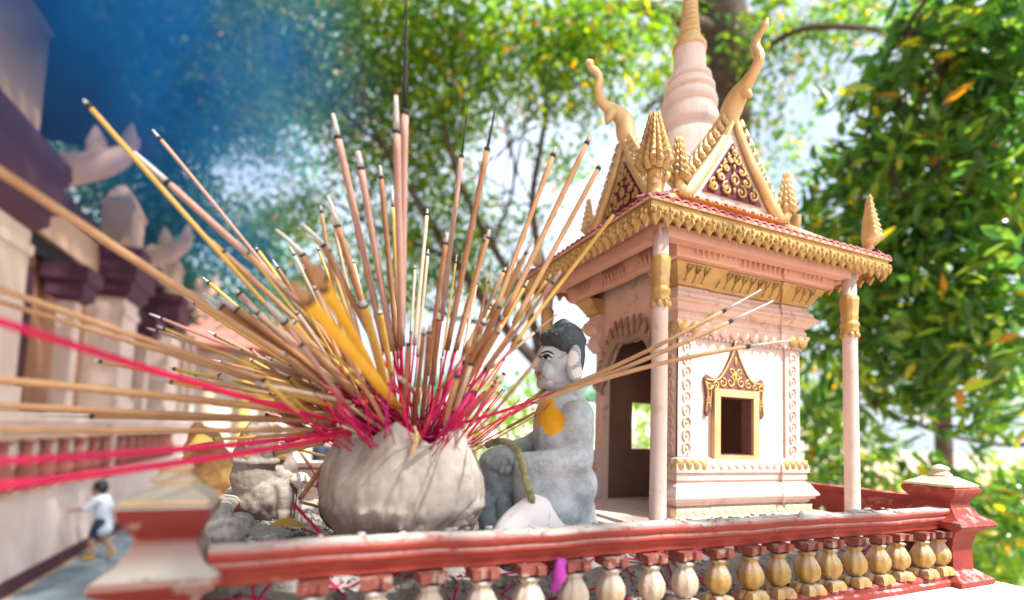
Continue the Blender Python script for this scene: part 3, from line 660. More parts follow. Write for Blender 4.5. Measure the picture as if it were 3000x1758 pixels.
# window: frame, crown with scrolls
def window(yf, sgn):
    f = MB()
    x0, x1, z0, z1, w_ = WX0, WX1, WZa, WZb, .0125; ya, yb = yf, yf+sgn*.009
    A = lambda xa, xb, za, zb, y_=None: f.box(xa, xb, min(ya, yb), max(ya, yb), za, zb)
    A(x0-w_, x0, z0-w_, z1+w_); A(x1, x1+w_, z0-w_, z1+w_); A(x0, x1, z0-w_, z0); A(x0, x1, z1, z1+w_)
    fr = f.build('window_frame', 'bright_gold', S, 0)
    if sgn > 0: return fr
    g = MB(); cx = (x0+x1)/2; z = z1+w_+.0005
    o = (cx, yf, z)
    outl = [(-.052, -.006), (-.060, -.022), (-.0665, -.044), (-.0625, -.046), (-.052, -.034), (-.050, -.0005), (.050, -.0005), (.052, -.034), (.0625, -.046), (.0665, -.044), (.060, -.022), (.052, -.006)]
    top = [(.070, .016), (.064, .022), (.052, .016), (.038, .018), (.026, .030), (.014, .050), (.007, .066), (0, .088)]
    outl = [(-.0665, -.044), (-.0625, -.047), (-.053, -.034), (-.0515, -.0005), (.0515, -.0005), (.053, -.034), (.0625, -.047), (.0665, -.044), (.064, -.02), (.069, .012)]+top[1:]+[(-a, b_) for a, b_ in top[:-1][::-1]]+[(-.064, -.02)]
    g.plate([(a*.98, b_) for a, b_ in outl], o, (1, 0, 0), (0, 0, 1), (0, -.0045, 0)); cr = g.build('window_crown', 'plum_brown', S, 0)
    s_ = MB(); yy = yf-.0048
    def sp(u, v, r, tn, d, a0, th=.0016): s_.tube([(cx+u+a, yy, z+v+b_) for a, b_ in spiral(r, tn, d, a0)], [th*(1.25-.6*i/14) for i in range(15)], 6)
    for sg in (-1, 1):
        sp(sg*.012, .012, .0095, 1.3, sg, PI/2); sp(sg*.029, .010, .0085, 1.3, sg, PI/2); sp(sg*.0095, .030, .0075, 1.2, -sg, -PI/2); sp(sg*.045, .006, .007, 1.3, -sg, -PI/2)
        sp(sg*.0585, .004, .0075, 1.1, sg, 0); sp(sg*.0585, -.022, .0055, 1.2, -sg, PI/2)
        s_.tube([(cx+sg*a, yy, z+b_) for a, b_ in sharpcurve([(.0655, .013, 0), (.052, .013, 0), (.038, .0155, 0), (.026, .0275, 0), (.013, .048, 0), (.005, .064, 0), (.0008, .083, 0)], 4) for _ in (0,)] if False else [(cx+sg*p.x, yy, z+p.y) for p in sharpcurve([(.0655, .013, 0), (.052, .013, 0), (.038, .0155, 0), (.026, .0275, 0), (.013, .048, 0), (.005, .064, 0), (.0008, .083, 0)], 4)], .0017, 6)
        s_.tube([(cx+sg*p.x, yy, z+p.y) for p in sharpcurve([(.066, .010, 0), (.0615, -.01, 0), (.0645, -.040, 0)], 4)], .002, 6)
        s_.tube([(cx+sg*p.x, yy, z+p.y) for p in sharpcurve([(.054, .002, 0), (.055, -.015, 0), (.0575, -.035, 0)], 4)], .0016, 6)
    s_.ball((cx, yy, z+.022), (.0035, .002, .010), 8, 6); s_.ball((cx, yy, z+.048), (.0028, .002, .008), 8, 6)
    s_.build('scroll_relief', 'gold', cr, 180); return fr
window(Y0+.004, -1); window(Y1-.004, 1)
# reveal of the window, plum
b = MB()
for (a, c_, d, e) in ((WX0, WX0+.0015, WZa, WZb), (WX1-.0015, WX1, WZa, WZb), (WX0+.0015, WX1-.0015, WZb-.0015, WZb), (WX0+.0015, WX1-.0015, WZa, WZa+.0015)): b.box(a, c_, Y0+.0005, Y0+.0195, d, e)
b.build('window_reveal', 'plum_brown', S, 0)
# arch ornament over the door
g = MB(); pth = [Vector((X0+.001, y, z+.004)) for y, z in arc]; g.tube(pth, .0085, 8, cap=True)
g.tube([(X0+.001, arc[0][0], DZ+.006), (X0-.001, arc[0][0]-.006, DZ-.012), (X0-.001, arc[0][0]+.004, DZ-.020)], [.0075, .006, .003], 8)
g.tube([(X0+.001, arc[-1][0], DZ+.006), (X0-.001, arc[-1][0]+.006, DZ-.012), (X0-.001, arc[-1][0]-.004, DZ-.020)], [.0075, .006, .003], 8)
ar = g.build('door_arch', 'arch_brown', S, 180)
s_ = MB()
for i in range(1, 16):
    y, z = arc[i]; a = math.atan2(z-DZ+.02, y-.752); hgt = .020+.022*math.sin(PI*i/16)**3; tip = (y+math.cos(a)*hgt*.55, z+math.sin(a)*hgt+.004)
    s_.tube([(X0-.001, y, z+.004), (X0-.005, (y+tip[0])/2, (z+tip[1])/2), (X0-.003, tip[0], tip[1])], [.006, .0062, .002], 7)
    s_.tube([(X0-.0065, y+(tip[0]-y)*.5+p, z+(tip[1]-z)*.5+q) for p, q in spiral(.0058, 1.2, 1 if y < .752 else -1, a)], .0013, 5)
for sg in (-1, 1): s_.tube([(X0-.003, (.752+sg*.100)+p, DZ+.002+q) for p, q in spiral(.014, 1.5, -sg, PI/2)], .0028, 6)
s_.build('arch_scrolls', 'arch_brown', ar, 180)
# columns
def column(x, y):
    b = MB(); b.lathe([(.0135, -.129), (.0135, -.124), (.0118, -.120), (.0116, 0), (.0114, .200), (.0112, .300)], 24, (x, y, 0)); co = b.build('column', 'pale_plaster', S, 180)
    c_ = MB(); c_.lathe([(.0113, .192), (.0135, .195), (.0142, .199), (.0128, .203), (.0148, .206), (.0148, .211), (.0128, .214), (.0122, .217), (.0135, .221), (.0128, .224), (.0145, .250), (.0148, .258), (.0115, .262)], 32, (x, y, 0), rib=.07, nr=10)
    for j in range(8):
        a = 2*PI*j/8; c_.ball((x+.0122*math.cos(a), y+.0122*math.sin(a), .190), (.0038, .0038, .0055), 7, 5)
    cp = c_.build('capital', 'gold', co, 60)
    return co
for x, y in ((.468, .566), (.888, .566), (.468, .925), (.888, .925)): column(x, y)
# ceiling of the porch and eaves
EX0, EX1, EY0, EY1 = .430, .963, .541, .968; EZ = .330
b = MB(); b.poly([(EX0, EY0), (EX1, EY0), (EX1, EY1), (EX0, EY1)], [(-.075, .3095), (-.034, .3055), (-.030, .309), (-.030, .312), (-.006, .318), (-.004, .3185)], True)
b.build('soffit', 'salmon_plaster', S, 20)
b = MB()    # beams between column heads
for (xa, xb, ya, yb) in ((.458, .900, .557, .575), (.459, .477, .576, .93), (.879, .897, .576, .93)): b.box(xa, xb, ya, yb, .290, .3075)
b.build('beam', 'salmon_plaster', S, 0)
b = MB(); b.poly([(EX0_, EY0_) for EX0_, EY0_ in ((.430, .541), (.963, .541), (.963, .968), (.430, .968))], [(-.004, .3065), (.0005, .3075), (.0005, .3175), (-.008, .3175), (-.010, .3085)], False); b.build('fringe_board', 'gold_worn', S, 20)
roof = MB()
eave = [(EX0, EY0), (EX1, EY0), (EX1, EY1), (EX0, EY1)]
roof.poly(eave, [(-.003, .3190), (.0, .3190), (.0, .3235), (-.0015, .3240), (-.0015, .3295), (.0015, .3300), (.0015, .3330), (-.010, .3355)]+[(-.012-.1*t, .337+.075*t**1.4) for t in (0, .25, .5, .75, 1)])
rf = roof.build('roof', 'gold', S, 30); rf['label'] = 'low hipped roof with gilded fascia'
b = MB(); b.poly(eave, [(-.002, .3303), (.0022, .3303), (.0028, .3345), (-.004, .3365)], False); b.build('fascia', 'salmon_plaster', rf, 30)
# hanging gilded leaves of the fringe
f = MB(); hl = .0245
f.add([(-.0094, 0, 0), (.0094, 0, 0), (-.0100, -.001, -.006), (.0100, -.001, -.006), (-.0066, -.002, -.014), (.0066, -.002, -.014), (0, -.001, -hl), (0, -.008, -.003), (0, -.0095, -.010), (0, -.0045, -.018),
       (-.0094, .003, 0), (.0094, .003, 0), (-.0100, .002, -.006), (.0100, .002, -.006), (-.0066, .002, -.014), (.0066, .002, -.014), (0, .002, -hl)],
      [(0, 2, 7), (2, 8, 7), (2, 4, 8), (4, 9, 8), (4, 6, 9), (1, 7, 3), (3, 7, 8), (3, 8, 5), (5, 8, 9), (5, 9, 6), (0, 7, 1), (0, 10, 12, 2), (2, 12, 14, 4), (4, 14, 16, 6), (6, 16, 15, 5), (5, 15, 13, 3), (3, 13, 11, 1), (10, 11, 13, 12), (12, 13, 15, 14), (14, 15, 16)])
for sg in (-1, 1): f.ball((sg*.0056, -.0050, -.0050), (.0036, .0034, .0040), 6, 4)
f.ball((0, -.0075, -.0015), (.0034, .0030, .0036), 6, 4); f.ball((0, -.008, -.011), (.0026, .0028, .0050), 6, 4)
fm = f.build('fringe_leaf', 'gold', rf, 35); first = True
def along(n, a, b_, fn):
    for i in range(n): t = (i+.5)/n; fn(a+(b_-a)*t)
def put(proto, x, y, z, rz, used):
    if not used[0]: o = proto; used[0] = True
    else: o = proto.copy(); C.objects.link(o)
    o.location = (x, y, z); o.rotation_euler = (random.uniform(-.05, .05), random.uniform(-.05, .05), rz); o.scale = (1, 1, random.uniform(.93, 1.05)); return o
u_ = [False]
along(27, EX0, EX1, lambda x: put(fm, x, EY0+.0022, .3192, 0, u_)); along(22, EY0+.004, EY1, lambda y: put(fm, EX0+.0022, y, .3192, -PI/2, u_)); along(22, EY0+.004, EY1, lambda y: put(fm, EX1-.0022, y, .3192, PI/2, u_)); along(27, EX0, EX1, lambda x: put(fm, x, EY1-.0022, .3192, PI, u_))
# tiles along the eave
t = MB(); n = 8; L_ = .030
t.rings([[(.0088*math.cos(PI*j/n), yy, zz+.0062*math.sin(PI*j/n)) for j in range(n+1)] for yy, zz in ((-.0055, -.001), (-.001, .0002), (.010, .0035), (L_, .010))], False, False)
t.rings([[(.0060*math.cos(PI*j/n), yy, -.0014+zz+.0048*math.sin(PI*j/n)) for j in range(n+1)] for yy, zz in ((-.0055, -.001), (L_, .010))], False, False)
t.add([(.0088*math.cos(PI*j/n), -.0055, -.001+.0062*math.sin(PI*j/n)) for j in range(n+1)]+[(.0060*math.cos(PI*j/n), -.0055, -.0024+.0048*math.sin(PI*j/n)) for j in range(n+1)], [(j, j+1, j+n+2, j+n+1) for j in range(n)])
tm = t.build('roof_tile', 'tile_purple', rf, 50); u2 = [False]
for (na, a, b_, fn) in ((31, EX0, EX1, lambda x: put(tm, x, EY0+.002, .3345, random.uniform(-.1, .1), u2)), (25, EY0, EY1, lambda y: put(tm, EX0+.002, y, .3345, -PI/2+random.uniform(-.1, .1), u2)), (25, EY0, EY1, lambda y: put(tm, EX1-.002, y, .3345, PI/2, u2)), (31, EX0, EX1, lambda x: put(tm, x, EY1-.002, .3345, PI, u2))): along(na, a, b_, fn)
# upper tier: ledge with pink tiles
b = MB(); b.poly([(.560, .650), (.810, .650), (.810, .852), (.560, .852)], [(-.01, .395), (.0, .395), (.002, .402), (.016, .4065), (.017, .409), (.008, .412), (-.02, .418)]); tier = b.build('upper_ledge', 'orange_paint', S, 25)
t2 = tm.data.copy(); t2.materials[0] = M['tile_pink']; t2o = link('ledge_tile', t2, tier); u3 = [False]
for (na, a, b_, fn) in ((13, .545, .825, lambda x: put(t2o, x, .637, .4085, 0, u3)), (10, .636, .866, lambda y: put(t2o, .547, y, .4085, -PI/2, u3)), (10, .636, .866, lambda y: put(t2o, .823, y, .4085, PI/2, u3))): along(na, a, b_, fn)
# ---- gables
def flame(name, mat, base, hgt, wid, n_lobes=6, fwd=(0, -1, 0), parent=None, stem=.25):
    """upright flame-shaped finial: a tapering body with rows of leaf tongues"""
    bx, by, bz = base; f_ = Vector(fwd).normalized(); sd = f_.cross(Zv).normalized(); mb = MB()
    def P(u, v, z): return Vector(base)+sd*u+f_*v+Vector((0, 0, z))
    R = []
    for z, r in ((0, .42), (.06, .46), (.12, .40), (stem, .36), (stem+.03, .46), (.42, .50), (.6, .40), (.78, .25), (.92, .12), (1, .02)):
        R.append([P(r*wid*.5*math.cos(2*PI*j/12), r*wid*.34*math.sin(2*PI*j/12), z*hgt) for j in range(12)])
    mb.rings(R)
    for k in range(n_lobes):
        t = k/(n_lobes-1); z = (stem+.04+(.85-stem)*t)*hgt; r = wid*(.34-.24*t); ln = hgt*(.15-.05*t)
        for sg in (-1, 1):
            mb.tube([P(sg*r*.7, 0, z-ln*.3), P(sg*r*1.25, wid*.06, z+ln*.25), P(sg*r*1.05, wid*.03, z+ln*1.0)], [wid*.13*(1-.5*t), wid*.11*(1-.5*t), wid*.02], 6)
            mb.tube([P(sg*r*.35, r*.35, z-ln*.2), P(sg*r*.55, r*.75, z+ln*.25), P(sg*r*.45, r*.5, z+ln*.9)], [wid*.10*(1-.5*t), wid*.10*(1-.5*t), wid*.02], 6)
        mb.tube([P(0, r*.5, z-ln*.1), P(0, r*.95, z+ln*.4), P(0, r*.6, z+ln*1.1)], [wid*.08*(1-.5*t), wid*.09*(1-.5*t), wid*.015], 6)
    return mb.build(name, mat, parent, 60)
def gable(o, u, nn, hw, zb, za, depth):
    """o: foot of the gable's centre line in plan, u: along the base, nn: outward"""
    o, u, nn = Vector(o), Vector(u), Vector(nn); W = lambda a, z, p=0: o+u*a+Vector((0, 0, z))+nn*p
    mb = MB(); mb.add([W(-hw, zb), W(hw, zb), W(0, za), W(-hw, zb, -depth), W(hw, zb, -depth), W(0, za, -depth)], [(0, 1, 2), (3, 5, 4), (0, 2, 5, 3), (1, 4, 5, 2), (0, 3, 4, 1)])
    G = mb.build('gable', 'pale_plaster', S, 0); fr = MB()
    for sg in (-1, 1):
        P = sharpcurve([W(0, za+.012, .004), W(sg*hw*.32, za-(za-zb)*.36, .005), W(sg*hw*.66, za-(za-zb)*.70, .006), W(sg*hw*.95, zb+.006, .007), W(sg*(hw+.008), zb-.004, .008), W(sg*(hw+.019), zb+.004, .008), W(sg*(hw+.021), zb+.022, .008)], 5)
        k = len(P); fr.tube(P, [.0075+.004*math.sin(PI*min(1, i/(k-1)*1.1))**2 + (.003 if i > k*.7 else 0) for i in range(k)], 8, flat=.75, up=nn)
    fr.build('rake_moulding', 'bright_gold', G, 60)
    # crockets on the slopes
    proto = None
    for sg in (-1, 1):
        for i in range(9):
            cr = MB()
            t = (i+.8)/10; c0 = W(sg*(hw*t+.006), za-(za-zb)*t+.006, .002); e = (u*sg*(za-zb)+Vector((0, 0, hw))).normalized()
            for dd in (0, -.010):
                a = c0+nn*dd; tip = a+e*.008+Vector((0, 0, .014)); cr.tube([a, a+e*.011+Vector((0, 0, .002)), tip], [.006, .0062, .0022], 6); cr.ball(a+e*.006+nn*.004, .0038, 6, 4)
            cr.build('crocket', 'bright_gold', G, 70)
    # tympanum
    ty = MB(); s_ = .66; zz = zb+.012; ty.plate([(-hw*s_, 0), (hw*s_, 0), (0, (za-zb)*s_*1.03)], W(0, zz, .0008), u, (0, 0, 1), nn*.002); T_ = ty.build('tympanum', 'plum', G, 0)
    sc_ = MB()
    def sp(a, b_, r, tn, d, a0, th=.0022):
        sc_.tube([W(a+p, zz+b_+q, .0048+.001*math.sin(i*.5)) for i, (p, q) in enumerate(spiral(r, tn, d, a0))], [th*(1.2-.55*i/14) for i in range(15)], 6); sc_.ball(W(a, zz+b_, .0042), (th*1.35,)*3, 7, 5)
    H_ = (za-zb)*s_
    rows = [(.10, (-.66, -.24, .24, .66), .0130), (.30, (-.42, 0, .42), .0115), (.48, (-.26, .26), .0100), (.64, (-.12, .12), .0080), (.78, (0,), .0062)]
    for zt, xs, r in rows:
        for x_ in xs:
            d = 1 if x_ <= 0 else -1; sp(x_*hw*s_, zt*H_+.004, r*hw/.115, 1.5, d, PI/2 if x_ else -PI/2)
    for k in range(6): sc_.ball(W(0, zz+H_*(.14+.14*k), .005), (.0028, .0028, .0058), 7, 5)
    for sg in (-1, 1):
        for k in range(7): t = (k+.5)/7; sc_.ball(W(sg*hw*s_*(1-t)*.86, zz+H_*t*.92+.004, .0045), (.003, .003, .0045), 7, 5)
    sc_.build('tympanum_scroll', 'gold_worn', T_, 180)
    return G
GR = gable((.690, .6435, 0), (1, 0, 0), (0, -1, 0), .108, .418, .572, .10)
GL = gable((.5345, .752, 0), (0, -1, 0), (-1, 0, 0), .090, .410, .548, .13)
gable((.690, .8600, 0), (-1, 0, 0), (0, 1, 0), .108, .418, .572, .10)
gable((.8445, .752, 0), (0, 1, 0), (1, 0, 0), .090, .410, .548, .13)
# serpent finials rising from the gable tops
def naga(pts, wid, par, side, spur):
    P = sharpcurve(pts, 5); k = len(P); W_ = np.interp(np.linspace(0, 1, k), np.linspace(0, 1, len(wid)), wid)
    mb = MB(); mb.tube(P, list(W_), 10, flat=.8, up=side)
    a, b_ = spur; mb.tube([a, (a+b_)/2+Vector((0, 0, .003)), b_], [.013, .011, .0035], 8)
    return mb.build('naga_finial', 'bright_gold', par, 180)
r_ = [onX(x, y, .688) for x, y in ((2133, 372), (2142, 325), (2160, 285), (2190, 240), (2214, 200), (2224, 168), (2213, 140), (2215, 118), (2228, 96), (2240, 74), (2248, 52))]
naga(r_, [.016, .022, .020, .013, .010, .0095, .0085, .0085, .0062, .0075, .002], GR, (1, 0, 0), (onX(2165, 268, .688), onX(2200, 282, .688)))
l_ = [onY(x, y, .752) for x, y in ((1850, 450), (1836, 395), (1828, 355), (1800, 326), (1768, 305), (1752, 268), (1757, 236), (1748, 212), (1732, 198), (1728, 186), (1716, 180))]
naga(l_, [.016, .021, .019, .014, .0105, .0092, .0085, .0075, .0065, .0085, .003], GL, (0, 1, 0), (onY(1795, 322, .752), onY(1778, 362, .752)))
# flame finials: roof corners and gable ends
def corner(px, py, y, hgt, wid, mat, fwd, ztop=None, par=S):
    p = onY(px, py, y); return flame('flame_finial', mat, p, hgt, wid, 6, fwd, par)
dg_ = (-.6, -.8, 0)
c0 = flame('flame_finial', 'gold_worn', (.4560, .5680, .339), .142, .056, 8, (-.7, -.7, 0), rf, .36); c0['label'] = 'tarnished gilded flame finial on the nearest roof corner'
flame('flame_finial', 'bright_gold', (.940, .563, .337), .120, .062, 8, (.7, -.7, 0), rf, .24); flame('flame_finial', 'bright_gold', (.453, .945, .337), .082, .044, 6, (-.7, .7, 0), rf, .28); flame('flame_finial', 'bright_gold', (.940, .945, .337), .082, .042, 6, (.7, .7, 0), rf, .28)
hp = MB()
for (a, b_) in (((.940, .563, .343), (.81, .65, .405)), ((.453, .945, .343), (.56, .852, .405)), ((.456, .568, .343), (.56, .65, .405)), ((.940, .945, .343), (.81, .852, .405))):
    a, b_ = Vector(a), Vector(b_); hp.tube([a, a*.7+b_*.3+Vector((0, 0, -.008)), a*.3+b_*.7+Vector((0, 0, -.004)), b_], .0125, 8)
hp.build('hip_ridge', 'bright_gold', rf, 180)
for (u_x, px_, lab) in ((-1, .690-.129, 0), (1, .690+.129, 0)): flame('flame_finial', 'gold_worn' if u_x < 0 else 'bright_gold', (px_, .6355, .420), .088, .046, 6, (-.3, -1, 0), GR, .12)
for s_y in (-1, 1): flame('flame_finial', 'bright_gold', (.5265, .752+s_y*.111, .412), .078, .040, 6, (-1, -.3, 0), GL, .12)
# the spire
sp_ = MB(); prof = [(.075, .40), (.075, .520), (.070, .545), (.066, .575), (.061, .595), (.0520, .606), (.0520, .612), (.0585, .617), (.0590, .626), (.0560, .646), (.0510, .656), (.0495, .660), (.0545, .665), (.0550, .674), (.0520, .684), (.0450, .690), (.0445, .693), (.0500, .697), (.0495, .706), (.0420, .715), (.0395, .718), (.0440, .722), (.0425, .730), (.0355, .738), (.0325, .742), (.0310, .785), (.0305, .790)]
sp_.lathe(prof, 48, (.690, .7525, 0)); spm = sp_.build('spire', 'spire_pale', S, 50)
rg = MB(); z = .789
pr = [(.0315, .788), (.0335, .792), (.0330, .799), (.0290, .806), (.0230, .810)]
rg.lathe(pr, 40, (.690, .7525, 0)); z = .810
r = .0225
while z < .985:
    h_ = r*.62; rg.lathe([(r*.80, z-.001), (r*.97, z+h_*.25), (r, z+h_*.5), (r*.92, z+h_*.8), (r*.72, z+h_*1.02)], 28, (.690, .7525, 0), wob=.02); z += h_; r *= .945
rg.lathe([(r*.8, z), (r*.5, z+.02), (.001, z+.06)], 16, (.690, .7525, 0)); rg.build('ring_stack', 'bright_gold', spm, 70)
b = MB(); b.poly([(.60, .67), (.78, .67), (.78, .835), (.60, .835)], [(0, .415), (0, .50), (-.03, .535), (-.06, .55)]); b.build('spire_base', 'pale_plaster', S, 25)
# ================================================================== the seated statue
FA = Vector((-.95, .31, 0)).normalized(); SA = Vector((-.31, -.95, 0)).normalized()
AX = Matrix((FA, SA, Zv)).transposed()
def e(px, py, d, rf_, rs, rz, tilt=0):
    R = AX if not tilt else AX @ Matrix.Rotation(math.radians(tilt), 3, 'Y')
    return ('e', at(px, py, d), (rf_, rs, rz), R)
def cc(a, ra, b, rb): return ('c', at(*a), ra, at(*b), rb)
mon = thing('seated_statue', 'grey weathered seated monk statue with black hair and scraps of yellow robe paint', 'statue', tuple(at(1640, 1560, .63)))
body = [
 e(1662, 1545, .630, .040, .050, .040), e(1655, 1490, .630, .038, .050, .040), e(1645, 1430, .630, .038, .050, .042), e(1640, 1360, .630, .033, .041, .040), e(1640, 1300, .63, .034, .042, .036),
 e(1645, 1240, .630, .037, .046, .042), e(1640, 1280, .625, .035, .040, .03), cc((1690, 1222, .590), .0205, (1670, 1222, .672), .0205), cc((1672, 1200, .630), .024, (1658, 1150, .630), .0195), cc((1660, 1150, .63), .0200, (1655, 1110, .63), .021),
 cc((1700, 1215, .597), .0185, (1697, 1330, .590), .0175), cc((1694, 1345, .588), .020, (1600, 1362, .580), .0180), cc((1600, 1362, .580), .0175, (1530, 1352, .582), .0130),
 cc((1610, 1262, .672), .017, (1560, 1300, .672), .014), cc((1560, 1300, .672), .014, (1460, 1322, .655), .0095),
 cc((1672, 1420, .606), .0345, (1572, 1400, .598), .0300), cc((1560, 1405, .595), .0255, (1572, 1530, .595), .026), cc((1630, 1500, .595), .034, (1600, 1545, .60), .030),
 cc((1600, 1430, .655), .028, (1462, 1368, .650), .024), cc((1448, 1362, .648), .0225, (1470, 1470, .640), .021), cc((1470, 1470, .640), .021, (1500, 1530, .635), .024),
 e(1423, 1492, .630, .0135, .017, .028, 12), e(1483, 1505, .618, .0135, .015, .024, 10), e(1442, 1530, .63, .018, .02, .018), e(1520, 1545, .62, .022, .024, .02),
 cc((1468, 1325, .640), .0062, (1430, 1352, .630), .0050), cc((1478, 1328, .636), .0062, (1448, 1368, .626), .0050), cc((1490, 1334, .632), .0062, (1468, 1380, .622), .0048), cc((1500, 1342, .628), .0058, (1488, 1382, .618), .0046), cc((1486, 1322, .642), .0056, (1500, 1352, .618), .0048),
 e(1640, 1052, .630, .0285, .0245, .0325), e(1613, 1086, .630, .0190, .0185, .0255), e(1616, 1110, .630, .0155, .0155, .0150), e(1628, 1078, .63, .0235, .0215, .028), e(1588, 1124, .63, .0070, .009, .0070), e(1592, 1036, .63, .0075, .0175, .008),
 cc((1581, 1036, .630), .0030, (1570, 1064, .630), .0042), e(1568, 1071, .630, .0050, .0066, .0042), e(1576, 1091, .630, .0046, .0085, .0028), e(1578, 1099, .630, .0042, .0072, .0028), e(1606, 1086, .612, .0085, .006, .012), 
 e(1681, 1062, .6035, .0090, .0050, .0225, -6), e(1692, 1100, .606, .0055, .0038, .016, -8)]
neck_z = at(1655, 1165, .63).z; hand_c = np.array(at(1470, 1345, .635)); foot_c = np.array(at(1450, 1510, .63))
def soft_w(co):
    w = np.clip((neck_z-co[:, 2])/.018, 0, 1); w *= np.clip((np.linalg.norm(co-hand_c, axis=1)-.024)/.012, 0, 1); w *= np.clip((np.linalg.norm(co-foot_c, axis=1)-.026)/.012, .12, 1); return w
sb = blob_union(body, .0013, 4, 'body', 'statue_grey', mon, disp=(.0011, .02), soft=(soft_w, 90))
hair = [e(1648, 1003, .630, .0305, .0268, .0165), e(1672, 1040, .630, .0180, .0262, .0370), e(1650, 971, .630, .0158, .0150, .0150), e(1651, 947, .630, .0075, .0075, .0060), e(1655, 1005, .630, .0265, .0274, .0270)]
random.seed(4)
for i in range(150):
    a = random.uniform(0, 2*PI); v = random.uniform(.05, 1); p = at(1648, 1001, .630)+AX @ Vector((.0300*math.cos(a)*math.sqrt(1-v*v), .0265*math.sin(a)*math.sqrt(1-v*v), .0175*v)); hair.append(('e', p-(p-at(1648, 1001, .63)).normalized()*.0012, (.0024, .0024, .0024)))
    if i < 90: p = at(1652, 972, .630)+AX @ Vector((.0148*math.cos(a)*math.sqrt(1-v*v), .0140*math.sin(a)*math.sqrt(1-v*v), .0150*v)); hair.append(('e', p-(p-at(1652, 964, .63)).normalized()*.0012, (.0022, .0022, .0022)))
hb = blob_union(hair, .0010, 4, 'hair', 'hair_black', mon)
T1 = bvh_of(sb)
def decal(name, pts, mat, parent, tree, off=.0004, grid=7):
    """a thin painted shape that hugs the surface it is on"""
    cx_, cy_ = sum(p[0] for p in pts)/len(pts), sum(p[1] for p in pts)/len(pts); mb = MB(); R = []
    for k in range(grid+1):
        ring = []
        for px, py in pts:
            t = .02+.98*k/grid; d = ray(cx_+(px-cx_)*t, cy_+(py-cy_)*t); h = tree.ray_cast(Vector((0, 0, 0)), d.normalized())
            ring.append((h[0]+h[1]*off-d.normalized()*off) if h[0] else (R[-1][len(ring)] if R else at(px, py, .61)))
        R.append(ring)
    mb.rings(R, True, False); mb.f.append(tuple(range(len(pts)))); mb.m.append(0)
    return mb.build(name, mat, parent, 180)
def arcpts(f, n=10): return [f(i/n) for i in range(n+1)]
up_ = [(1588+30*t, 1048-9*math.sin(PI*t)+2*t) for t in [i/10 for i in range(11)]]; lo_ = [(1588+30*t, 1048+6*math.sin(PI*t)+2*t) for t in [i/10 for i in range(11)]]
ey = decal('eye', up_+lo_[-2:0:-1], 'eye_white', mon, T1)
decal('pupil', [(1600+6*math.cos(2*PI*i/14), 1047+6.5*math.sin(2*PI*i/14)) for i in range(14)], 'black_line', ey, T1, .0008)
decal('eyelid_line', [(x, y-3.2) for x, y in up_]+[(x, y+.3) for x, y in up_[::-1]], 'black_line', ey, T1, .0009, 3)
br_ = [(1586+36*t, 1037-9*math.sin(PI*t*.85)+6*t*t) for t in [i/10 for i in range(11)]]
decal('eyebrow', [(x, y-2.6) for x, y in br_]+[(x, y+.8) for x, y in br_[::-1]], 'black_line', mon, T1, .0006, 3)
decal('eyelid_paint', [(x, y+2) for x, y in br_]+[(x, y-3.5) for x, y in up_[::-1]], 'eye_white', mon, T1, .0004, 4)
decal('lip', [(1574, 1089), (1579, 1087), (1586, 1091), (1585, 1096), (1579, 1101), (1574, 1098)], 'lip_red', mon, T1, .0006, 4)
# lotus bud and its stem over the knee
bud = thing('lotus_bud', 'white and mauve lotus bud on a curved green stem lying against the statue', 'flower', tuple(at(1565, 1575, .525)))
c_ = at(1568, 1566, .568); b = MB(); R = []
for i in range(15):
    t = i/14; r = .0385*math.sin(PI*min(1, .16+.84*t)**.9)**.75 if t < .999 else .001; z = -.022+.061*t+.004*t**6; r = .0395*(max(0, 1-(t*1.0)**2.4))**.62 if t > .25 else .034+.02*t*1.1
    R.append([(c_.x+1.34*r*(1+.02*math.sin(5*a))*math.cos(a)+.0, c_.y+.60*r*(1+.02*math.sin(5*a))*math.sin(a), c_.z+z*1.08) for a in [2*PI*j/40 for j in range(40)]])
b.rings(R); b.build('petal_core', 'lotus_petal', bud, 180)
for k in range(5):
    b = MB(); a0 = 2*PI*k/5+.5; R = []
    for i in range(13):
        t = i/12; r = (.0410*(max(0, 1-(t*.995)**2.4))**.62+.0006 if t > .25 else .0348+.022*t)+.0008; z = -.022+.060*t; hw = .74*math.sin(PI*min(.98, .25+.72*t))**.7+.02
        R.append([(c_.x+1.34*r*math.cos(a0+hw*s), c_.y+.60*r*math.sin(a0+hw*s), c_.z+z*1.08+.0008*(1-abs(s))) for s in (-1, -.6, -.2, .2, .6, 1)])
    b.rings(R, False, False); o = b.build('petal', 'lotus_petal', bud, 180)
b = MB(); P = sharpcurve([at(1428, 1304, .625), at(1447, 1296, .610), at(1475, 1293, .595), at(1500, 1302, .585), at(1520, 1325, .566), at(1531, 1365, .560), at(1545, 1420, .556), at(1557, 1462, .560), at(1562, 1485, .566)], 6)
b.tube(P, [.0042+.0005*math.sin(i*1.7) for i in range(len(P))], 10); b.build('stem', 'stem_green', bud, 180)
pf = thing('wilted_flower', 'wilted purple flower in the ash behind the dusty balusters', 'flower', tuple(at(1622, 1715, .475)))
for k in range(5):
    b = MB(); p = at(1618+k*4, 1735-k*3, .478); a = -.6+k*.5; b.tube([p, p+Vector((math.cos(a)*.008, .002, .012)), p+Vector((math.cos(a)*.012, .003, .028))], [.002, .0062, .0015], 8, flat=.35); b.build('petal', 'purple_cloth', pf, 180)

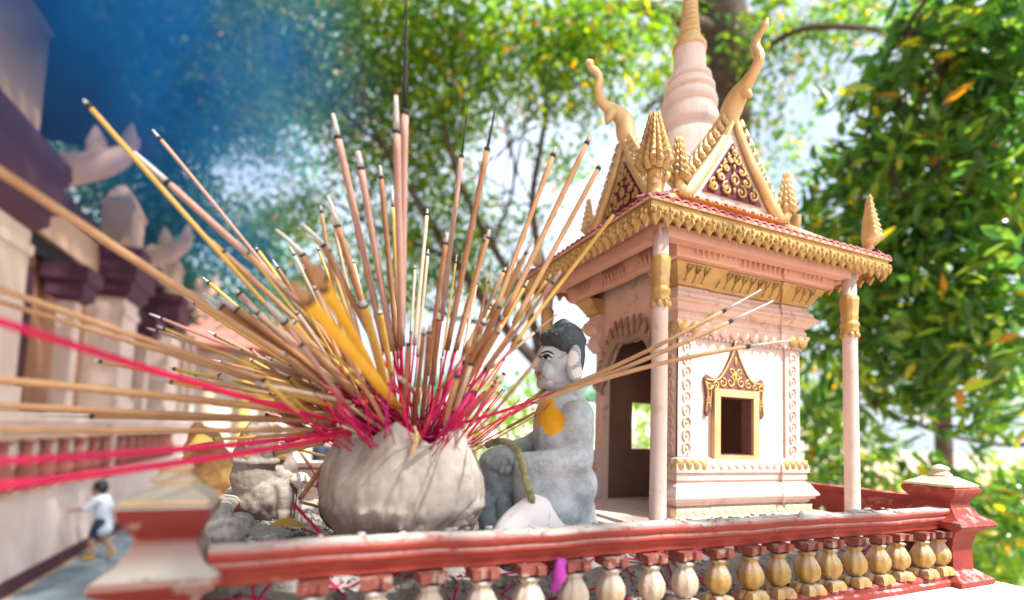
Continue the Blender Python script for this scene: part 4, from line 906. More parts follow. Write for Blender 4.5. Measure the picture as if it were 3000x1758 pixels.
# ================================================================== guardian figures and small things on the ash
g1 = thing('guardian_figure', 'ash-caked crouching clay guardian figure with flecks of gold on its crown', 'statue', tuple(at(790, 1530, .72)))
K = .000497; random.seed(9)
b_ = blob_union([e(800, 1462, .72, .038, .038, .032), e(768, 1480, .715, .040, .036, .026), e(745, 1405, .72, .030, .030, .042), cc((742, 1400, .72), .030, (750, 1335, .72), .025), e(752, 1300, .72, .026, .024, .030), cc((755, 1300, .72), .024, (768, 1255, .72), .012), cc((745, 1285, .72), .016, (742, 1252, .722), .009),
     e(706, 1345, .715, .012, .012, .010), cc((735, 1345, .72), .020, (700, 1325, .715), .007), e(752, 1352, .72, .032, .030, .010), e(850, 1440, .725, .014, .02, .022), e(740, 1520, .715, .03, .03, .014), e(820, 1505, .715, .024, .03, .018), e(790, 1320, .722, .011, .02, .02)], .0017, 4, 'body', 'clay', g1, disp=(.0045, .022))
T2 = bvh_of(b_)
def blotch(px, py, rx, ry, n=16, seed=0):
    random.seed(seed); return [(px+rx*random.uniform(.6, 1.15)*math.cos(2*PI*i/n), py+ry*random.uniform(.6, 1.15)*math.sin(2*PI*i/n)) for i in range(n)]
for i, q in enumerate(((717, 1265, 6, 22), (722, 1300, 8, 14), (724, 1335, 7, 12), (728, 1262, 5, 9), (735, 1290, 4, 7))): decal('gold_fleck', blotch(*q, seed=i), 'gilt', g1, T2, .0006, 4)
g2 = thing('small_shrine_figure', 'small ash-covered figure with a gilded pointed top behind the crouching guardian', 'statue', tuple(at(835, 1430, .95)))
b = MB(); c_ = at(832, 1440, .95)
b.lathe([(.026, -.008), (.030, .01), (.026, .028), (.018, .036), (.022, .046), (.018, .060), (.012, .070), (.013, .076)], 20, tuple(c_), wob=.05); b.build('body', 'clay', g2, 60)
b = MB(); c_ = at(812, 1340, .93); b.lathe([(.015, -.004), (.017, .004), (.016, .012), (.010, .020), (.003, .027), (.0005, .030)], 16, tuple(c_), wob=.02); b.build('gilded_top', 'gilt', g2, 180)
b_ = blob_union([e(838, 1420, .93, .020, .02, .026), e(862, 1440, .935, .016, .02, .020), e(808, 1395, .93, .016, .016, .03)], .002, 4, 'shoulder', 'clay', g2, disp=(.008, .015))
cn = thing('candle', 'white candle with a frilly melted top leaning beside the clay guardian', 'candle', tuple(at(872, 1540, .70)))
b = MB(); b.tube([at(868, 1548, .70), at(876, 1480, .71), at(883, 1425, .72)], [.0042, .0040, .0046], 12); b.build('shaft', 'candle_wax', cn, 180)
b = MB(); c_ = at(880, 1420, .72); b.lathe([(.005, -.006), (.010, 0), (.0145, .005), (.015, .009), (.012, .011), (.008, .016), (.002, .018)], 32, tuple(c_), rib=.18, nr=9); b.build('melted_top', 'candle_wax', cn, 180)
bn = thing('charred_bud', 'charred black lotus bud lying against the foot of the lotus bowl', 'flower', tuple(at(990, 1530, .60)))
b = MB(); b.tube([at(948, 1472, .60), at(962, 1492, .60), at(985, 1515, .60), at(1010, 1540, .60), at(1022, 1552, .60)], [.008, .0125, .0150, .0120, .004], 16); b.build('husk', 'burnt', bn, 180)
b = MB()
for i in range(9):
    p = at(944+random.uniform(-3, 12), 1470+random.uniform(-8, 16), .598); b.tube([p, p+Vector((random.uniform(-.004, .002), -.001, random.uniform(-.001, .006)))], [.002, .0005], 5)
b.build('burnt_edge', 'magenta_handle', bn, 180, kind='stuff')
b = MB(); b.tube([at(948, 1452, .78), at(944, 1420, .78), at(952, 1392, .78)], [.006, .010, .007], 10); b.tube([at(952, 1475, .78), at(948, 1448, .78)], [.010, .006], 8)
b.build('charred_stub', 'burnt', smooth=180, cat='candle', label='blackened candle stub in front of the brown rear wall')
lf = MB(); R = []
for i in range(9):
    t = i/8; c_ = at(790+105*t, 1546-6*math.sin(PI*t), .60); wv = .006*math.sin(PI*min(.98, t+.02)); R.append([c_+Vector((0, -.004-wv, .001)), c_+Vector((0, 0, .004+wv*.4)), c_+Vector((0, .004+wv, .002+wv))])
lf.rings(R, False, False); lf.build('dry_leaf', 'yellow_incense', smooth=180, cat='leaf', label='curled yellow dry leaf on the ash at the foot of the clay guardian')
b = MB(); cl = at(655, 1520, .50)
b_ = blob_union([('e', at(650, 1560, .50), (.022, .03, .018)), ('e', at(700, 1545, .56), (.018, .03, .016)), ('e', at(760, 1575, .56), (.034, .03, .012)), ('e', at(655, 1515, .50), (.010, .012, .012))], .002, 4, 'ash_heap', 'ash_flake', None, disp=(.008, .02), cat='ash heap', label='pale heap of caked ash spilling beside the near left post')
gg = thing('gilded_guardian', 'blurred gold-brown painted guardian figure behind the left side wall', 'statue', tuple(at(610, 1500, 1.25)))
b_ = blob_union([e(615, 1480, 1.25, .075, .06, .10), e(605, 1380, 1.25, .060, .05, .085), e(598, 1310, 1.25, .045, .04, .05), cc((590, 1290, 1.25), .030, (578, 1250, 1.25), .012), e(655, 1420, 1.25, .04, .04, .08)], .005, 4, 'body', 'gold_brown', gg, disp=(.02, .03))
b = MB(); b.tube([at(592, 1300, 1.2), at(585, 1270, 1.2)], [.03, .006], 10); b.build('crown', 'sun_yellow', gg, 60)

# ================================================================== incense sticks
Q = 3000/2520
def stick(bx, by, tx, ty, td, w_, mat, a=.2, b=.04, bd=.56, mid=None, ashm='stick_ash', handle='red_handle', label=None, grp=None, thin=.8, curl=0, cat='incense stick', deep=True):
    """a, b: where the incense coat begins, and the length burnt to ash, as fractions of the visible length"""
    B0, T0 = at(bx*Q, by*Q, bd), at(tx*Q, ty*Q, td)
    if mid: Mi = at(mid[0]*Q, mid[1]*Q, mid[2]); ctrl = Mi*2-(B0+T0)*.5
    else: ctrl = (B0+T0)*.5+Vector((0, 0, random.uniform(-.004, .006)))
    bez = lambda t: B0*(1-t)**2+ctrl*2*t*(1-t)+T0*t*t
    r = w_*.5*(bd+td)*.5/FPX; hr_ = min(.0015, max(.0008, r*.40)) if w_ else .0
    root = thing('incense_stick', label, cat, tuple(B0), grp)
    def seg(nm, t0, t1, r0, r1, m_, n=10, bump=0):
        if t1-t0 < .004: return
        k = max(3, int((t1-t0)*n)+2); mb = MB(); P = []
        for i in range(k+1):
            t = t0+(t1-t0)*i/k; p = bez(t)
            if curl and t > 1-b and b: p = p+Vector((curl*(t-1+b)/b*.012, 0, -abs(curl)*.006*((t-1+b)/b)**2))
            P.append(p)
        mb.tube(P, [(r0+(r1-r0)*i/k)*(1+bump*random.uniform(-1, 1)) for i in range(k+1)], 8); mb.build(nm, m_, root, 180)
    d0 = (bez(.02)-B0).normalized(); 
    if deep:
        pb = B0-d0*.035; ctr = Vector((PC.x, PC.y, -.045)); pb = pb+(ctr-pb)*.5
        mb = MB(); hh = hr_ if a > .03 else r*.9; mb.tube([pb, B0, bez(.05)], hh, 6); mb.build('handle_foot', handle if a > .03 else mat, root, 180)
    seg('handle', 0, a+.01, hr_, hr_*.95, handle, 8); seg('incense_coat', a, 1-b, r, r*.95, mat, 14, .04)
    seg('char_ring', 1-b-.007, 1-b+.004, r*1.03, r*1.0, 'char'); seg('ash_tip', 1-b+.004, 1, r*thin, r*thin*.55, ashm, 12, .08)
    return root
random.seed(31)
LST = [
 (840, 1005, 205, 245, .42, 14, 'yellow_incense', .15, .015, 'long olive-yellow incense stick reaching highest at the far left, tip lost in blue smoke'),
 (970, 1000, 330, 375, .45, 20, 'pink_incense', .2, .10, 'thick pinkish incense stick crossing the olive one, with a pale ash end'),
 (845, 965, 376, 320, .50, 11, 'pink_incense', .18, .03, 'slim pinkish incense stick with white tip against the blue smoke'),
 (850, 1000, -40, 395, .34, 24, 'tan_incense', .14, 0, 'thick brown incense stick running to the upper left edge past the temple eaves'),
 (860, 1010, -60, 690, .36, 17, 'tan_incense', .18, 0, 'upper of two tan incense sticks leaving the frame above the thick red one'),
 (850, 1020, -60, 725, .38, 14, 'tan_incense', .18, 0, 'lower and thinner of two tan incense sticks above the thick red one'),
 (870, 1030, -60, 930, .36, 22, 'tan_incense', .1, 0, 'thick tan incense stick level with the temple ledge at the left edge'),
 (880, 1035, -60, 995, .38, 19, 'tan_incense', .1, 0, 'tan incense stick just below the level of the temple ledge'),
 (880, 1032, 100, 1022, .42, 13, 'tan_incense', .1, .12, 'tan incense stick with a grey tip pointing flat to the left'),
 (900, 1045, -60, 1057, .36, 17, 'tan_incense', .2, 0, 'lowest tan incense stick running flat to the left edge'),
 (870, 1010, 230, 887, .45, 11, 'tan_incense', .2, .02, 'short-tipped tan incense stick with a white end below the thick red one'),
 (860, 1020, 335, 908, .50, 9, 'tan_incense', .2, .04, 'thin dark-ended incense stick under the thick red one'),
 (860, 1020, 370, 930, .46, 12, 'yellow_incense', .2, .08, 'yellowish incense stick with a long grey ash end under the red one'),
 (860, 990, 368, 772, .50, 9, 'pink_incense', .2, .05, 'upper of two slim pink incense sticks in front of the temple doorway'),
 (870, 1005, 362, 807, .50, 9, 'pink_incense', .2, .04, 'lower of two slim pink incense sticks in front of the temple doorway'),
 (880, 1012, 545, 900, .50, 20, 'yellow_incense', .12, .2, 'short thick yellow incense stick with a grey ash end, low on the left'),
 (890, 1020, 628, 942, .48, 23, 'yellow_incense', .12, .16, 'stubby yellow incense stick with ash end just above the thick red one'),
 (905, 995, 508, 583, .47, 17, 'tan_incense', .15, .08, 'tan incense stick with a long pale ash end left of the blurred yellow ones'),
 (850, 1010, 540, 730, .46, 23, 'brown_incense', .2, .10, 'thick brown incense stick with a flaky ash end'),
 (840, 1000, 500, 722, .46, 21, 'brown_incense', .2, .1, 'thick brown incense stick lying just left of its twin'),
 (840, 1015, 578, 712, .48, 18, 'pink_incense', .15, .03, 'pale pinkish incense stick with a black ring near its end'),
 (870, 1010, 655, 745, .44, 26, 'tan_incense', .1, .14, 'very thick tan incense stick with a ragged pale ash top'),
 (890, 1010, 718, 790, .46, 23, 'yellow_incense', .08, .01, 'thick bright yellow incense stick burnt flat at the top'),
 (850, 975, 766, 787, .54, 12, 'yellow_incense', .3, .38, 'short thin yellow incense stick with a long white ash end'),
 (985, 1010, 722, 700, .27, 34, 'bright_incense', .02, .06, 'blurred bright yellow incense stick nearest the camera'),
 (960, 985, 752, 640, .30, 26, 'bright_incense', .05, .12, 'blurred golden incense stick with a smoky pale end'),
 (962, 1000, 775, 650, .32, 24, 'bright_incense', .05, .06, 'blurred orange-yellow incense stick right of the brightest one'),
 (985, 1000, 1000, -30, .46, 24, 'pink_incense', .12, .26, 'tallest incense stick, its thin black charred end leaving the top of the frame'),
 (992, 990, 974, 235, .47, 21, 'pink_incense', .12, .10, 'tall thick pinkish incense stick just left of the tallest'),
 (975, 985, 819, 280, .48, 20, 'pink_incense', .1, .07, 'tall pinkish incense stick leaning left with a grey tip'),
 (985, 960, 881, 372, .48, 20, 'pink_incense', .1, .06, 'brownish-pink incense stick leaning left beside the tall leaning one'),
 (985, 960, 935, 408, .52, 15, 'brown_incense', .1, .05, 'reddish brown incense stick with a grey tip left of the two tall ones'),
 (990, 960, 964, 458, .56, 11, 'yellow_incense', .1, .1, 'slim yellow incense stick squeezed between the brown and tall pink ones'),
 (965, 970, 806, 480, .47, 20, 'brown_incense', .2, .13, 'dark brown incense stick with a long pale ash tip'),
 (962, 1000, 892, 742, .46, 27, 'yellow_incense', .12, .03, 'very thick yellow-brown incense stick with a charred broken top'),
 (1000, 1000, 762, 545, .48, 18, 'brown_incense', .2, .12, 'bent brown incense stick curving left with crooked ash'),
 (900, 1000, 712, 556, .49, 18, 'brown_incense', .2, .15, 'brown incense stick whose ash end curls over to the left'),
 (905, 1000, 714, 608, .54, 10, 'cream_incense', .2, .05, 'thin cream incense stick left of the curled brown one'),
 (930, 1000, 808, 625, .56, 10, 'yellow_incense', .2, .07, 'thin yellow incense stick with white tip among the brown ones'),
 (962, 1000, 868, 640, .58, 11, 'cream_incense', .25, .02, 'thin cream incense stick with a black end behind the charred yellow one'),
 (975, 995, 934, 765, .50, 18, 'yellow_incense', .15, .02, 'short yellow incense stick below the pinkish leaning pair'),
 (992, 1000, 948, 728, .60, 9, 'cream_incense', .3, .08, 'short cream incense stick with white tip, left of centre'),
 (1000, 1000, 954, 618, .61, 12, 'cream_incense', .3, .02, 'pale cream incense stick directly behind the tall pair'),
 (1005, 1000, 1052, 515, .61, 12, 'cream_incense', .3, .03, 'tallest of the pale cream incense sticks right of centre'),
 (1015, 1000, 1054, 614, .62, 10, 'cream_incense', .3, .04, 'pale cream incense stick beside the tallest cream one, tip lower'),
 (1000, 1000, 1022, 656, .62, 9, 'cream_incense', .3, .02, 'lowest pale cream incense stick between the tall pair and the cream ones'),
 (1040, 1005, 1101, 572, .52, 15, 'brown_incense', .1, .06, 'reddish brown incense stick with a frayed ash tip right of centre'),
 (1060, 1000, 1152, 252, .54, 15, 'pink_incense', .2, .17, 'dusky incense stick ending in a fine black wire above a white ring'),
 (1070, 1010, 1220, 262, .52, 18, 'brown_incense', .12, .13, 'knobbly dark brown incense stick leaning right with a thin charred end'),
 (1130, 1000, 1368, 363, .57, 16, 'tan_incense', .25, .03, 'leftmost of three long tan incense sticks leaning right towards the shrine roof'),
 (1130, 1010, 1457, 325, .57, 17, 'tan_incense', .25, .04, 'middle of three long tan incense sticks leaning right, reaching highest'),
 (1150, 1010, 1479, 403, .58, 16, 'tan_incense', .25, .02, 'rightmost of three long tan incense sticks leaning right towards the roof corner'),
 (1148, 1000, 1512, 526, .60, 12, 'yellow_incense', .2, 0, 'long yellow incense stick crossing in front of the left eave'),
 (1085, 1000, 1205, 566, .58, 16, 'tan_incense', .3, .05, 'straight tan incense stick with white tip right of centre'),
 (1110, 1000, 1283, 640, .61, 12, 'yellow_incense', .3, .03, 'slim yellow incense stick below the three long ones, highest of its trio'),
 (1112, 1000, 1262, 668, .61, 11, 'cream_incense', .3, .03, 'slim pale incense stick in the middle of the short trio below the three long ones'),
 (1120, 1000, 1300, 690, .62, 11, 'yellow_incense', .3, .06, 'slim yellow incense stick, rightmost of the short trio below the three long ones'),
 (1105, 1000, 1193, 784, .54, 19, 'brown_incense', .4, .05, 'short brown incense stick with blue-black end right of centre'),
 (1090, 1020, 1232, 800, .50, 24, 'tan_incense', .12, .06, 'short thick tan incense stick with a broken grey top'),
 (1100, 1005, 1218, 812, .53, 20, 'tan_incense', .15, .04, 'thick tan incense stick lying against the broken-topped one'),
 (1018, 1058, 1044, 806, .47, 15, 'brown_incense', 0, .05, 'upright brown incense stick rooted in the notch of the bowl'),
 (1039, 1030, 1058, 800, .49, 16, 'brown_incense', 0, .06, 'upright brown incense stick just right of the one in the notch'),
 (1060, 1010, 1080, 772, .50, 16, 'brown_incense', .3, .05, 'frayed brown incense stick, third of the upright trio over the notch'),
 (1082, 1015, 1087, 876, .56, 9, 'pink_incense', 0, .06, 'short greyish incense stick standing alone right of the upright trio'),
 (1022, 970, 980, 928, .46, 14, 'cream_incense', 0, .12, 'stubby pale incense end leaning left over the bowl'),
 (1036, 1078, 1060, 1022, .49, 8, 'bright_incense', 0, .02, 'tiny golden incense stub in the notch of the bowl'),
 (890, 1045, 648, 1123, .50, 17, 'tan_incense', .48, .08, 'tan incense stick drooping left with an ash tip over the clay guardian'),
 (885, 1032, 735, 1232, .52, 15, 'brown_incense', .42, .02, 'brown incense stick hanging down left of the bowl, burnt end near the ash'),
 (860, 1040, 527, 1081, .56, 9, 'yellow_incense', .3, 0, 'thin yellow incense stick drooping left above the two red ones'),
 (890, 1035, 700, 1086, .54, 13, 'brown_incense', .78, .02, 'dark red handle with a short brown end drooping left'),
]
for i, (bx, by, tx, ty, td, w_, mt, a, b, lab) in enumerate(LST):
    if tx < 700: bx += 55; by += 8; a += .05
    elif .09 < a < .3 and w_ < 25: a += .09
    thin = .6 if 'tallest incense' in lab else .35 if 'wire' in lab or 'tallest incense' in lab else (.5 if 'charred end' in lab else .85)
    stick(bx, by, tx, ty, td, w_, mt, a, b, label=lab, ashm='tan_incense' if 'blurred' in lab else 'char' if ('black charred' in lab or 'wire' in lab or 'charred end' in lab) else 'stick_ash', thin=thin, curl=-1.0 if 'curls' in lab else (-.6 if 'crooked' in lab else 0), bd=.545 if tx < 700 else .56, grp='incense sticks in the lotus bowl')
random.seed(101)
FAN = []
for i in range(56):
    an = random.uniform(8, 82) if i < 42 else random.uniform(95, 128); L0 = random.uniform(230, 540) if i < 42 else random.uniform(220, 480)
    bx_ = 905+random.uniform(-40, 70) if i < 42 else 1070+random.uniform(-30, 50); by_ = 1015
    td_ = random.uniform(.42, .64); FAN.append((bx_, by_, bx_-L0*math.cos(math.radians(an)), by_-L0*math.sin(math.radians(an)), td_, random.uniform(6.5, 13)*(.55/td_)**.5))
random.seed(102); FM = []
for q in FAN:
    mt = random.choice(['tan_incense', 'tan_incense', 'pink_incense', 'brown_incense', 'yellow_incense', 'cream_incense'])
    kd = {'tan_incense': 'tan', 'pink_incense': 'pinkish', 'brown_incense': 'brown', 'yellow_incense': 'yellow', 'cream_incense': 'cream'}[mt]+(' slim' if q[5] < 9.5 else ' thick')+' incense stick in the '+('left' if q[2] < q[0]-60 else 'middle' if q[2] < q[0]+60 else 'right')+' of the fan'+(', almost level' if q[3] > q[1]-150 else ', steep' if abs(q[2]-q[0]) < 150 else ', slanting')
    FM.append((q, mt, kd))
ORD = ['leftmost', 'second', 'third', 'fourth', 'fifth', 'sixth', 'seventh', 'eighth', 'ninth']
for q, mt, kd in FM:
    bx_, by_, tx_, ty_, td_, w_ = q; same = sorted(f[0][2] for f in FM if f[2] == kd); k_ = same.index(tx_)
    kd = kd+('' if len(same) == 1 else ', leftmost of its like' if k_ == 0 else ', '+ORD[min(k_, 8)]+' from the left')
    stick(bx_, by_, tx_, ty_, td_, w_, mt, random.uniform(.25, .42), random.uniform(.015, .07), label=kd, grp='incense sticks in the lotus bowl', handle=random.choice(['red_handle', 'magenta_handle']))
stick(1090, 1050, 1873, 713, .62, 12, 'tan_incense', .38, .11, mid=(1460, 925, .575), label='upper of three long incense sticks crossing in front of the shrine, with grey ash end', grp='incense sticks in the lotus bowl')
stick(1100, 1052, 1902, 741, .61, 13, 'tan_incense', .36, .12, mid=(1470, 932, .565), label='middle of three long incense sticks crossing the shrine, just under the upper one', grp='incense sticks in the lotus bowl')
stick(1125, 1092, 1946, 838, .61, 13, 'tan_incense', .30, .11, mid=(1480, 934, .56), label='lowest of three long incense sticks crossing the shrine, its end before the window crown', grp='incense sticks in the lotus bowl')
stick(1110, 985, 1371, 773, .60, 10, 'cream_incense', .36, .22, label='greyish incense stick ending beside the hair of the statue', ashm='pink_incense', grp='incense sticks in the lotus bowl')
def bare(bx, by, tx, ty, td, r, lab, m_='red_handle'):
    B0, T0 = at(bx*Q, by*Q, .55), at(tx*Q, ty*Q, td); mb = MB(); mb.tube([B0+(Vector((PC.x, PC.y, -.05))-B0)*.5, B0], [.0010, .0010], 8)
    P = [B0+(T0-B0)*(i/10)+Vector((0, 0, -.004*math.sin(PI*i/10))) for i in range(11)]; mb.tube(P, [r*.62 if i < 3 else r for i in range(11)], 8)
    mb.build('incense_stick', m_, smooth=180, cat='incense stick', label=lab, group='incense sticks in the lotus bowl')
bare(895, 1052, -60, 772, .27, .0027, 'thick blurred red handle sloping down across the left from above the ledge')
bare(925, 1050, -60, 1140, .27, .0024, 'upper of two thick blurred red handles running low to the left edge')
bare(930, 1052, -60, 1203, .26, .0026, 'lower of two thick blurred red handles running low to the left edge')
# the thicket of spent sticks in the bowl
random.seed(77); HM = ['red_handle', 'red_handle', 'magenta_handle']
for i in range(230):
    a = random.uniform(0, 2*PI); rr = .062*math.sqrt(random.random()); B0 = Vector((PC.x+rr*math.cos(a), PC.y+rr*math.sin(a), -.034))
    az = a+random.gauss(0, .5); left = random.random() < .42
    tilt = random.uniform(.05, .55)+rr*9
    d = Vector((math.cos(az)*math.sin(tilt), math.sin(az)*math.sin(tilt), math.cos(tilt)))
    if left: d = Vector((-Rh.x*random.uniform(.5, 1.5), -Rh.y*random.uniform(.5, 1.5)+random.uniform(-.25, .25), random.uniform(.35, 1.1))).normalized()
    if d.z < .3: d.z = .3; d.normalize()
    ln = random.uniform(.07, .125) if i < 130 else random.uniform(.085, .14); m_ = random.choice(HM)
    T0 = B0+d*ln
    # keep clear of the rim
    coat = i >= 175; o = thing('incense_stick', 'slim red handle standing in the thicket at the mouth of the lotus bowl' if not coat else 'short burnt-down incense stick standing in the thicket at the mouth of the bowl', 'incense stick', tuple(B0), 'spent sticks crowding the bowl')
    hk = random.uniform(.0006, .0010); k = random.uniform(.45, .8)
    mb = MB(); mb.tube([B0, B0+(T0-B0)*.5+Vector((random.uniform(-.001, .001), 0, 0)), T0], hk, 6); mb.build('handle', m_, o, 180)
    if coat:
        mm = random.choice(['tan_incense', 'yellow_incense', 'brown_incense', 'cream_incense', 'pink_incense']); r = random.uniform(.0017, .0027); ext = T0+d*random.uniform(.0, .05)
        mb = MB(); mb.tube([B0+(T0-B0)*k, (B0+(T0-B0)*k+ext)/2, ext], r, 8); mb.build('incense_coat', mm, o, 180)
        mb = MB(); mb.tube([ext, ext+d*.002], r*1.03, 8); mb.build('char_ring', 'char', o, 180)
    else:
        mb = MB(); mb.tube([T0, T0+d*.003], [hk*1.3, hk*.7], 6); mb.build('burnt_end', 'char', o, 180)
for i in range(60):      # fallen across the mouth of the bowl
    a = random.uniform(0, 2*PI); h_ = random.uniform(.035, .062); c_ = Vector((PC.x+random.uniform(-.03, .03), PC.y+random.uniform(-.03, .03), random.uniform(-.029, -.006))); d = Vector((math.cos(a), math.sin(a), random.uniform(-.12, .2)))
    p0, p1 = c_-d*h_*.8, c_+d*h_*.8
    for p in (p0, p1):
        q = Vector((p.x-PC.x, p.y-PC.y)); 
        if q.length > .068: q = q*(.068/q.length); p.x, p.y = PC.x+q.x, PC.y+q.y
    mb = MB(); mb.tube([p0, p1], .001, 6); mb.build('spent_incense_stick', random.choice(HM), smooth=180, cat='incense stick', label='red handle fallen flat across the mouth of the lotus bowl', group='red handles fallen across the bowl')
mb = MB(); P = sharpcurve([at(1213, 1250, .487), at(1222, 1275, .480), at(1215, 1300, .474), at(1205, 1328, .474)], 4); mb.tube(P, [.0016+.0006*math.sin(i*2.2) for i in range(len(P))], 8); mb.tube([p+Vector((.0016, -.0008, 0)) for p in P[4:]], [.0012+.0007*math.sin(i*1.7+1) for i in range(len(P)-4)], 7)
mb.build('burnt_stub', 'bright_gold', smooth=180, cat='incense stub', label='crumpled golden stub hanging over the notch of the lotus bowl')
for (a, b, m_, r, lab) in ((((727, 1104, .74)), (809, 1126, .66), 'yellow_incense', .0021, 'thin yellow incense stick resting between the rear wall and the bowl'), ((724, 1176, .72), (806, 1210, .68), 'magenta_handle', .0010, 'magenta handle leaning beside the white candle'), ((722, 1240, .55), (797, 1321, .50), 'red_handle', .0019, 'faded pink-red stick lying on the ash in front of the charred bud'), ((738, 1235, .62), (795, 1250, .64), 'yellow_incense', .0020, 'yellow incense piece lying on the ash behind the charred bud'), ((1480, 1245, .70), (1456, 1246, .68), 'magenta_handle', .0011, 'dark red stick on the shrine floor behind the statue')):
    mb = MB(); mb.tube([at(a[0]*Q, a[1]*Q, a[2]), at(b[0]*Q, b[1]*Q, b[2])], r, 8); mb.build('fallen_incense_stick', m_, smooth=180, cat='incense stick', label=lab)
o = thing('fallen_incense_stick', 'tan incense stick on a red handle leaning behind the candle', 'incense stick', tuple(at(960, 1458, .72)))
mb = MB(); mb.tube([at(845, 1272, .86), at(909, 1367, .80)], .0026, 8); mb.build('incense_coat', 'tan_incense', o, 180); mb = MB(); mb.tube([at(905, 1361, .803), at(962, 1462, .72)], .0012, 8); mb.build('handle', 'red_handle', o, 180)
# ================================================================== ground, paving, temple
GZ = -1.80
def sheet(name, x0, x1, y0, y1, z, mat, **k):
    b = MB(); b.add([(x0, y0, z), (x1, y0, z), (x1, y1, z), (x0, y1, z)], [(0, 1, 2, 3)]); return b.build(name, mat, smooth=0, kind='structure', **k)
sheet('ground', -160, 160, -60, 260, GZ, 'earth')
sheet('path', -2.52, -.75, -6, 22, GZ+.004, 'paving')
TP = thing('temple_hall', 'long pink temple hall with purple brackets and serpent finials on the left', 'temple', (-2.9, 9, GZ))
XF = -2.60
b = MB(); b.box(-9, XF+.03, -3, 16.2, GZ+.01, GZ+.16); b.build('plinth_course', 'maroon', TP, 0)
b = MB(); b.box(-9, XF, -3, 16.15, GZ+.16, -.07); b.build('base_wall', 'temple_pale', TP, 0)
b = MB(); b.poly([(-9, -3), (XF, -3), (XF, 16.2), (-9, 16.2)], [(0, -.07), (.05, -.06), (.05, .02), (.02, .05), (-.1, .055)]); b.build('ledge', 'temple_pale', TP, 0)
# blind balustrade along the base wall
rb = MB(); rb.box(XF+.001, XF+.06, 5.4, 8.95, -.235, -.175); rb.box(XF+.001, XF+.06, 5.4, 8.95, -.80, -.74); rb.box(XF+.001, XF+.09, 8.95, 9.15, -.85, -.12); rb.box(XF+.001, XF+.06, 9.15, 13, -.235, -.175); rb.box(XF+.001, XF+.06, 9.15, 13, -.80, -.74)
rb.build('balustrade_rail', 'temple_pink', TP, 0)
bp = MB(); bp.lathe([(.10, -.255), (.10, -.26), (.04, -.29), (.05, -.33), (.035, -.36), (.06, -.45), (.105, -.58), (.08, -.66), (.05, -.69), (.10, -.71), (.10, -.74)], 12, (0, 0, 0)); o = bp.build('temple_baluster', 'red_balustrade', TP, 40)
ys = [5.72, 6.16, 6.62, 7.05, 7.5, 7.95, 8.4, 8.8, 9.5, 9.95, 10.4, 10.85, 11.3, 11.75, 12.2, 12.65]
for i, y in enumerate(ys):
    q = o if i == 0 else o.copy()
    if i: C.objects.link(q)
    q.location = Vector((XF+.05, y, 0))-Vector(TP['_at'])
# wall and bays
b = MB(); b.box(-9, -3.05, -3, 11.6, .05, 2.6); b.build('wall', 'temple_ochre', TP, 0)
b = MB(); b.box(-9, -3.0, -3, 6.6, 2.6, 3.95); b.build('wall', 'temple_pink', TP, 0)
for i, (ya, yb) in enumerate(((4.6, 6.38), (9.25, 9.95), (12.2, 12.9))):
    b = MB(); b.box(-3.049, XF, ya, yb, .051, 1.85); b.box(XF, XF+.04, ya-.03, yb+.03, .055, .30); b.box(XF, XF+.03, ya-.02, yb+.02, 1.60, 1.70); b.build('pillar', 'temple_pale', TP, 0)
    b = MB(); ym = (ya+yb)/2; 
    b.poly([(-3.04, ya), (XF, ya), (XF, yb), (-3.04, yb)], [(.02, 1.85), (.10, 1.95), (.10, 2.06), (.17, 2.12), (.17, 2.40), (.24, 2.48), (.24, 2.60), (.0, 2.66)]); b.build('bracket_capital', 'temple_purple', TP, 0)
    b = MB(); b.poly([(-2.99, ya+.05), (XF, ya+.05), (XF, yb-.05), (-2.99, yb-.05)], [(0, 2.66), (0, 3.9 if i == 0 else 3.25), (.04, 3.92 if i == 0 else 3.3), (-.12, 3.94 if i == 0 else 3.65), (-.16, 3.945 if i == 0 else 3.7)]); b.build('upper_pillar', 'temple_pink', TP, 0)
    oY = i*3.0
    P = [onY(x, y, 6.55)+Vector((0, oY, 0)) for x, y in ((95, 590), (130, 520), (190, 500), (250, 490), (310, 478), (365, 450), (405, 405))]
    sc_ = .9 if i else 1
    b = MB(); Pc = sharpcurve(P, 4); b.tube(Pc, list(np.interp(np.linspace(0, 1, len(Pc)), [0, .2, .5, .8, 1], [.17, .19, .16, .12, .03])), 10, flat=.6, up=(0, 1, 0))
    for (xa, ya_, xb, yb_, r) in ((285, 460, 280, 368, .105), (375, 430, 388, 362, .075), (225, 470, 215, 440, .06), (128, 560, 150, 600, .05)):
        p0, p1 = onY(xa, ya_, 6.55)+Vector((0, oY, 0)), onY(xb, yb_, 6.55)+Vector((0, oY, 0)); b.tube([p0, (p0+p1)/2, p1], [r, r*.9, .015], 8, flat=.5, up=(0, 1, 0))
    b.build('serpent_finial', 'temple_pink', TP, 60)
for (ya, yb) in ((7.78, 7.98), (11.0, 11.2)):
    b = MB(); b.box(-2.85, -2.68, ya, yb, .056, 1.45); b.build('slender_column', 'temple_pale', TP, 0)
    b = MB(); b.poly([(-2.86, ya-.01), (-2.67, ya-.01), (-2.67, yb+.01), (-2.86, yb+.01)], [(.02, 1.45), (.09, 1.50), (.09, 1.66), (.14, 1.70), (.14, 1.88), (.0, 1.90)]); b.build('column_capital', 'temple_purple', TP, 0)
    b = MB(); b.box(-3.048, -3.02, ya-.35, ya-.18, .056, 1.75); b.build('dark_strip', 'temple_purple', TP, 0)
b = MB(); b.box(-3.047, -2.95, 6.39, 12.19, 1.90, 2.12); b.build('beam', 'temple_dark', TP, 0)
b = MB(); b.box(-3.046, -2.9, 6.39, 9.24, 2.13, 2.55); b.build('frieze', 'temple_pink', TP, 0)
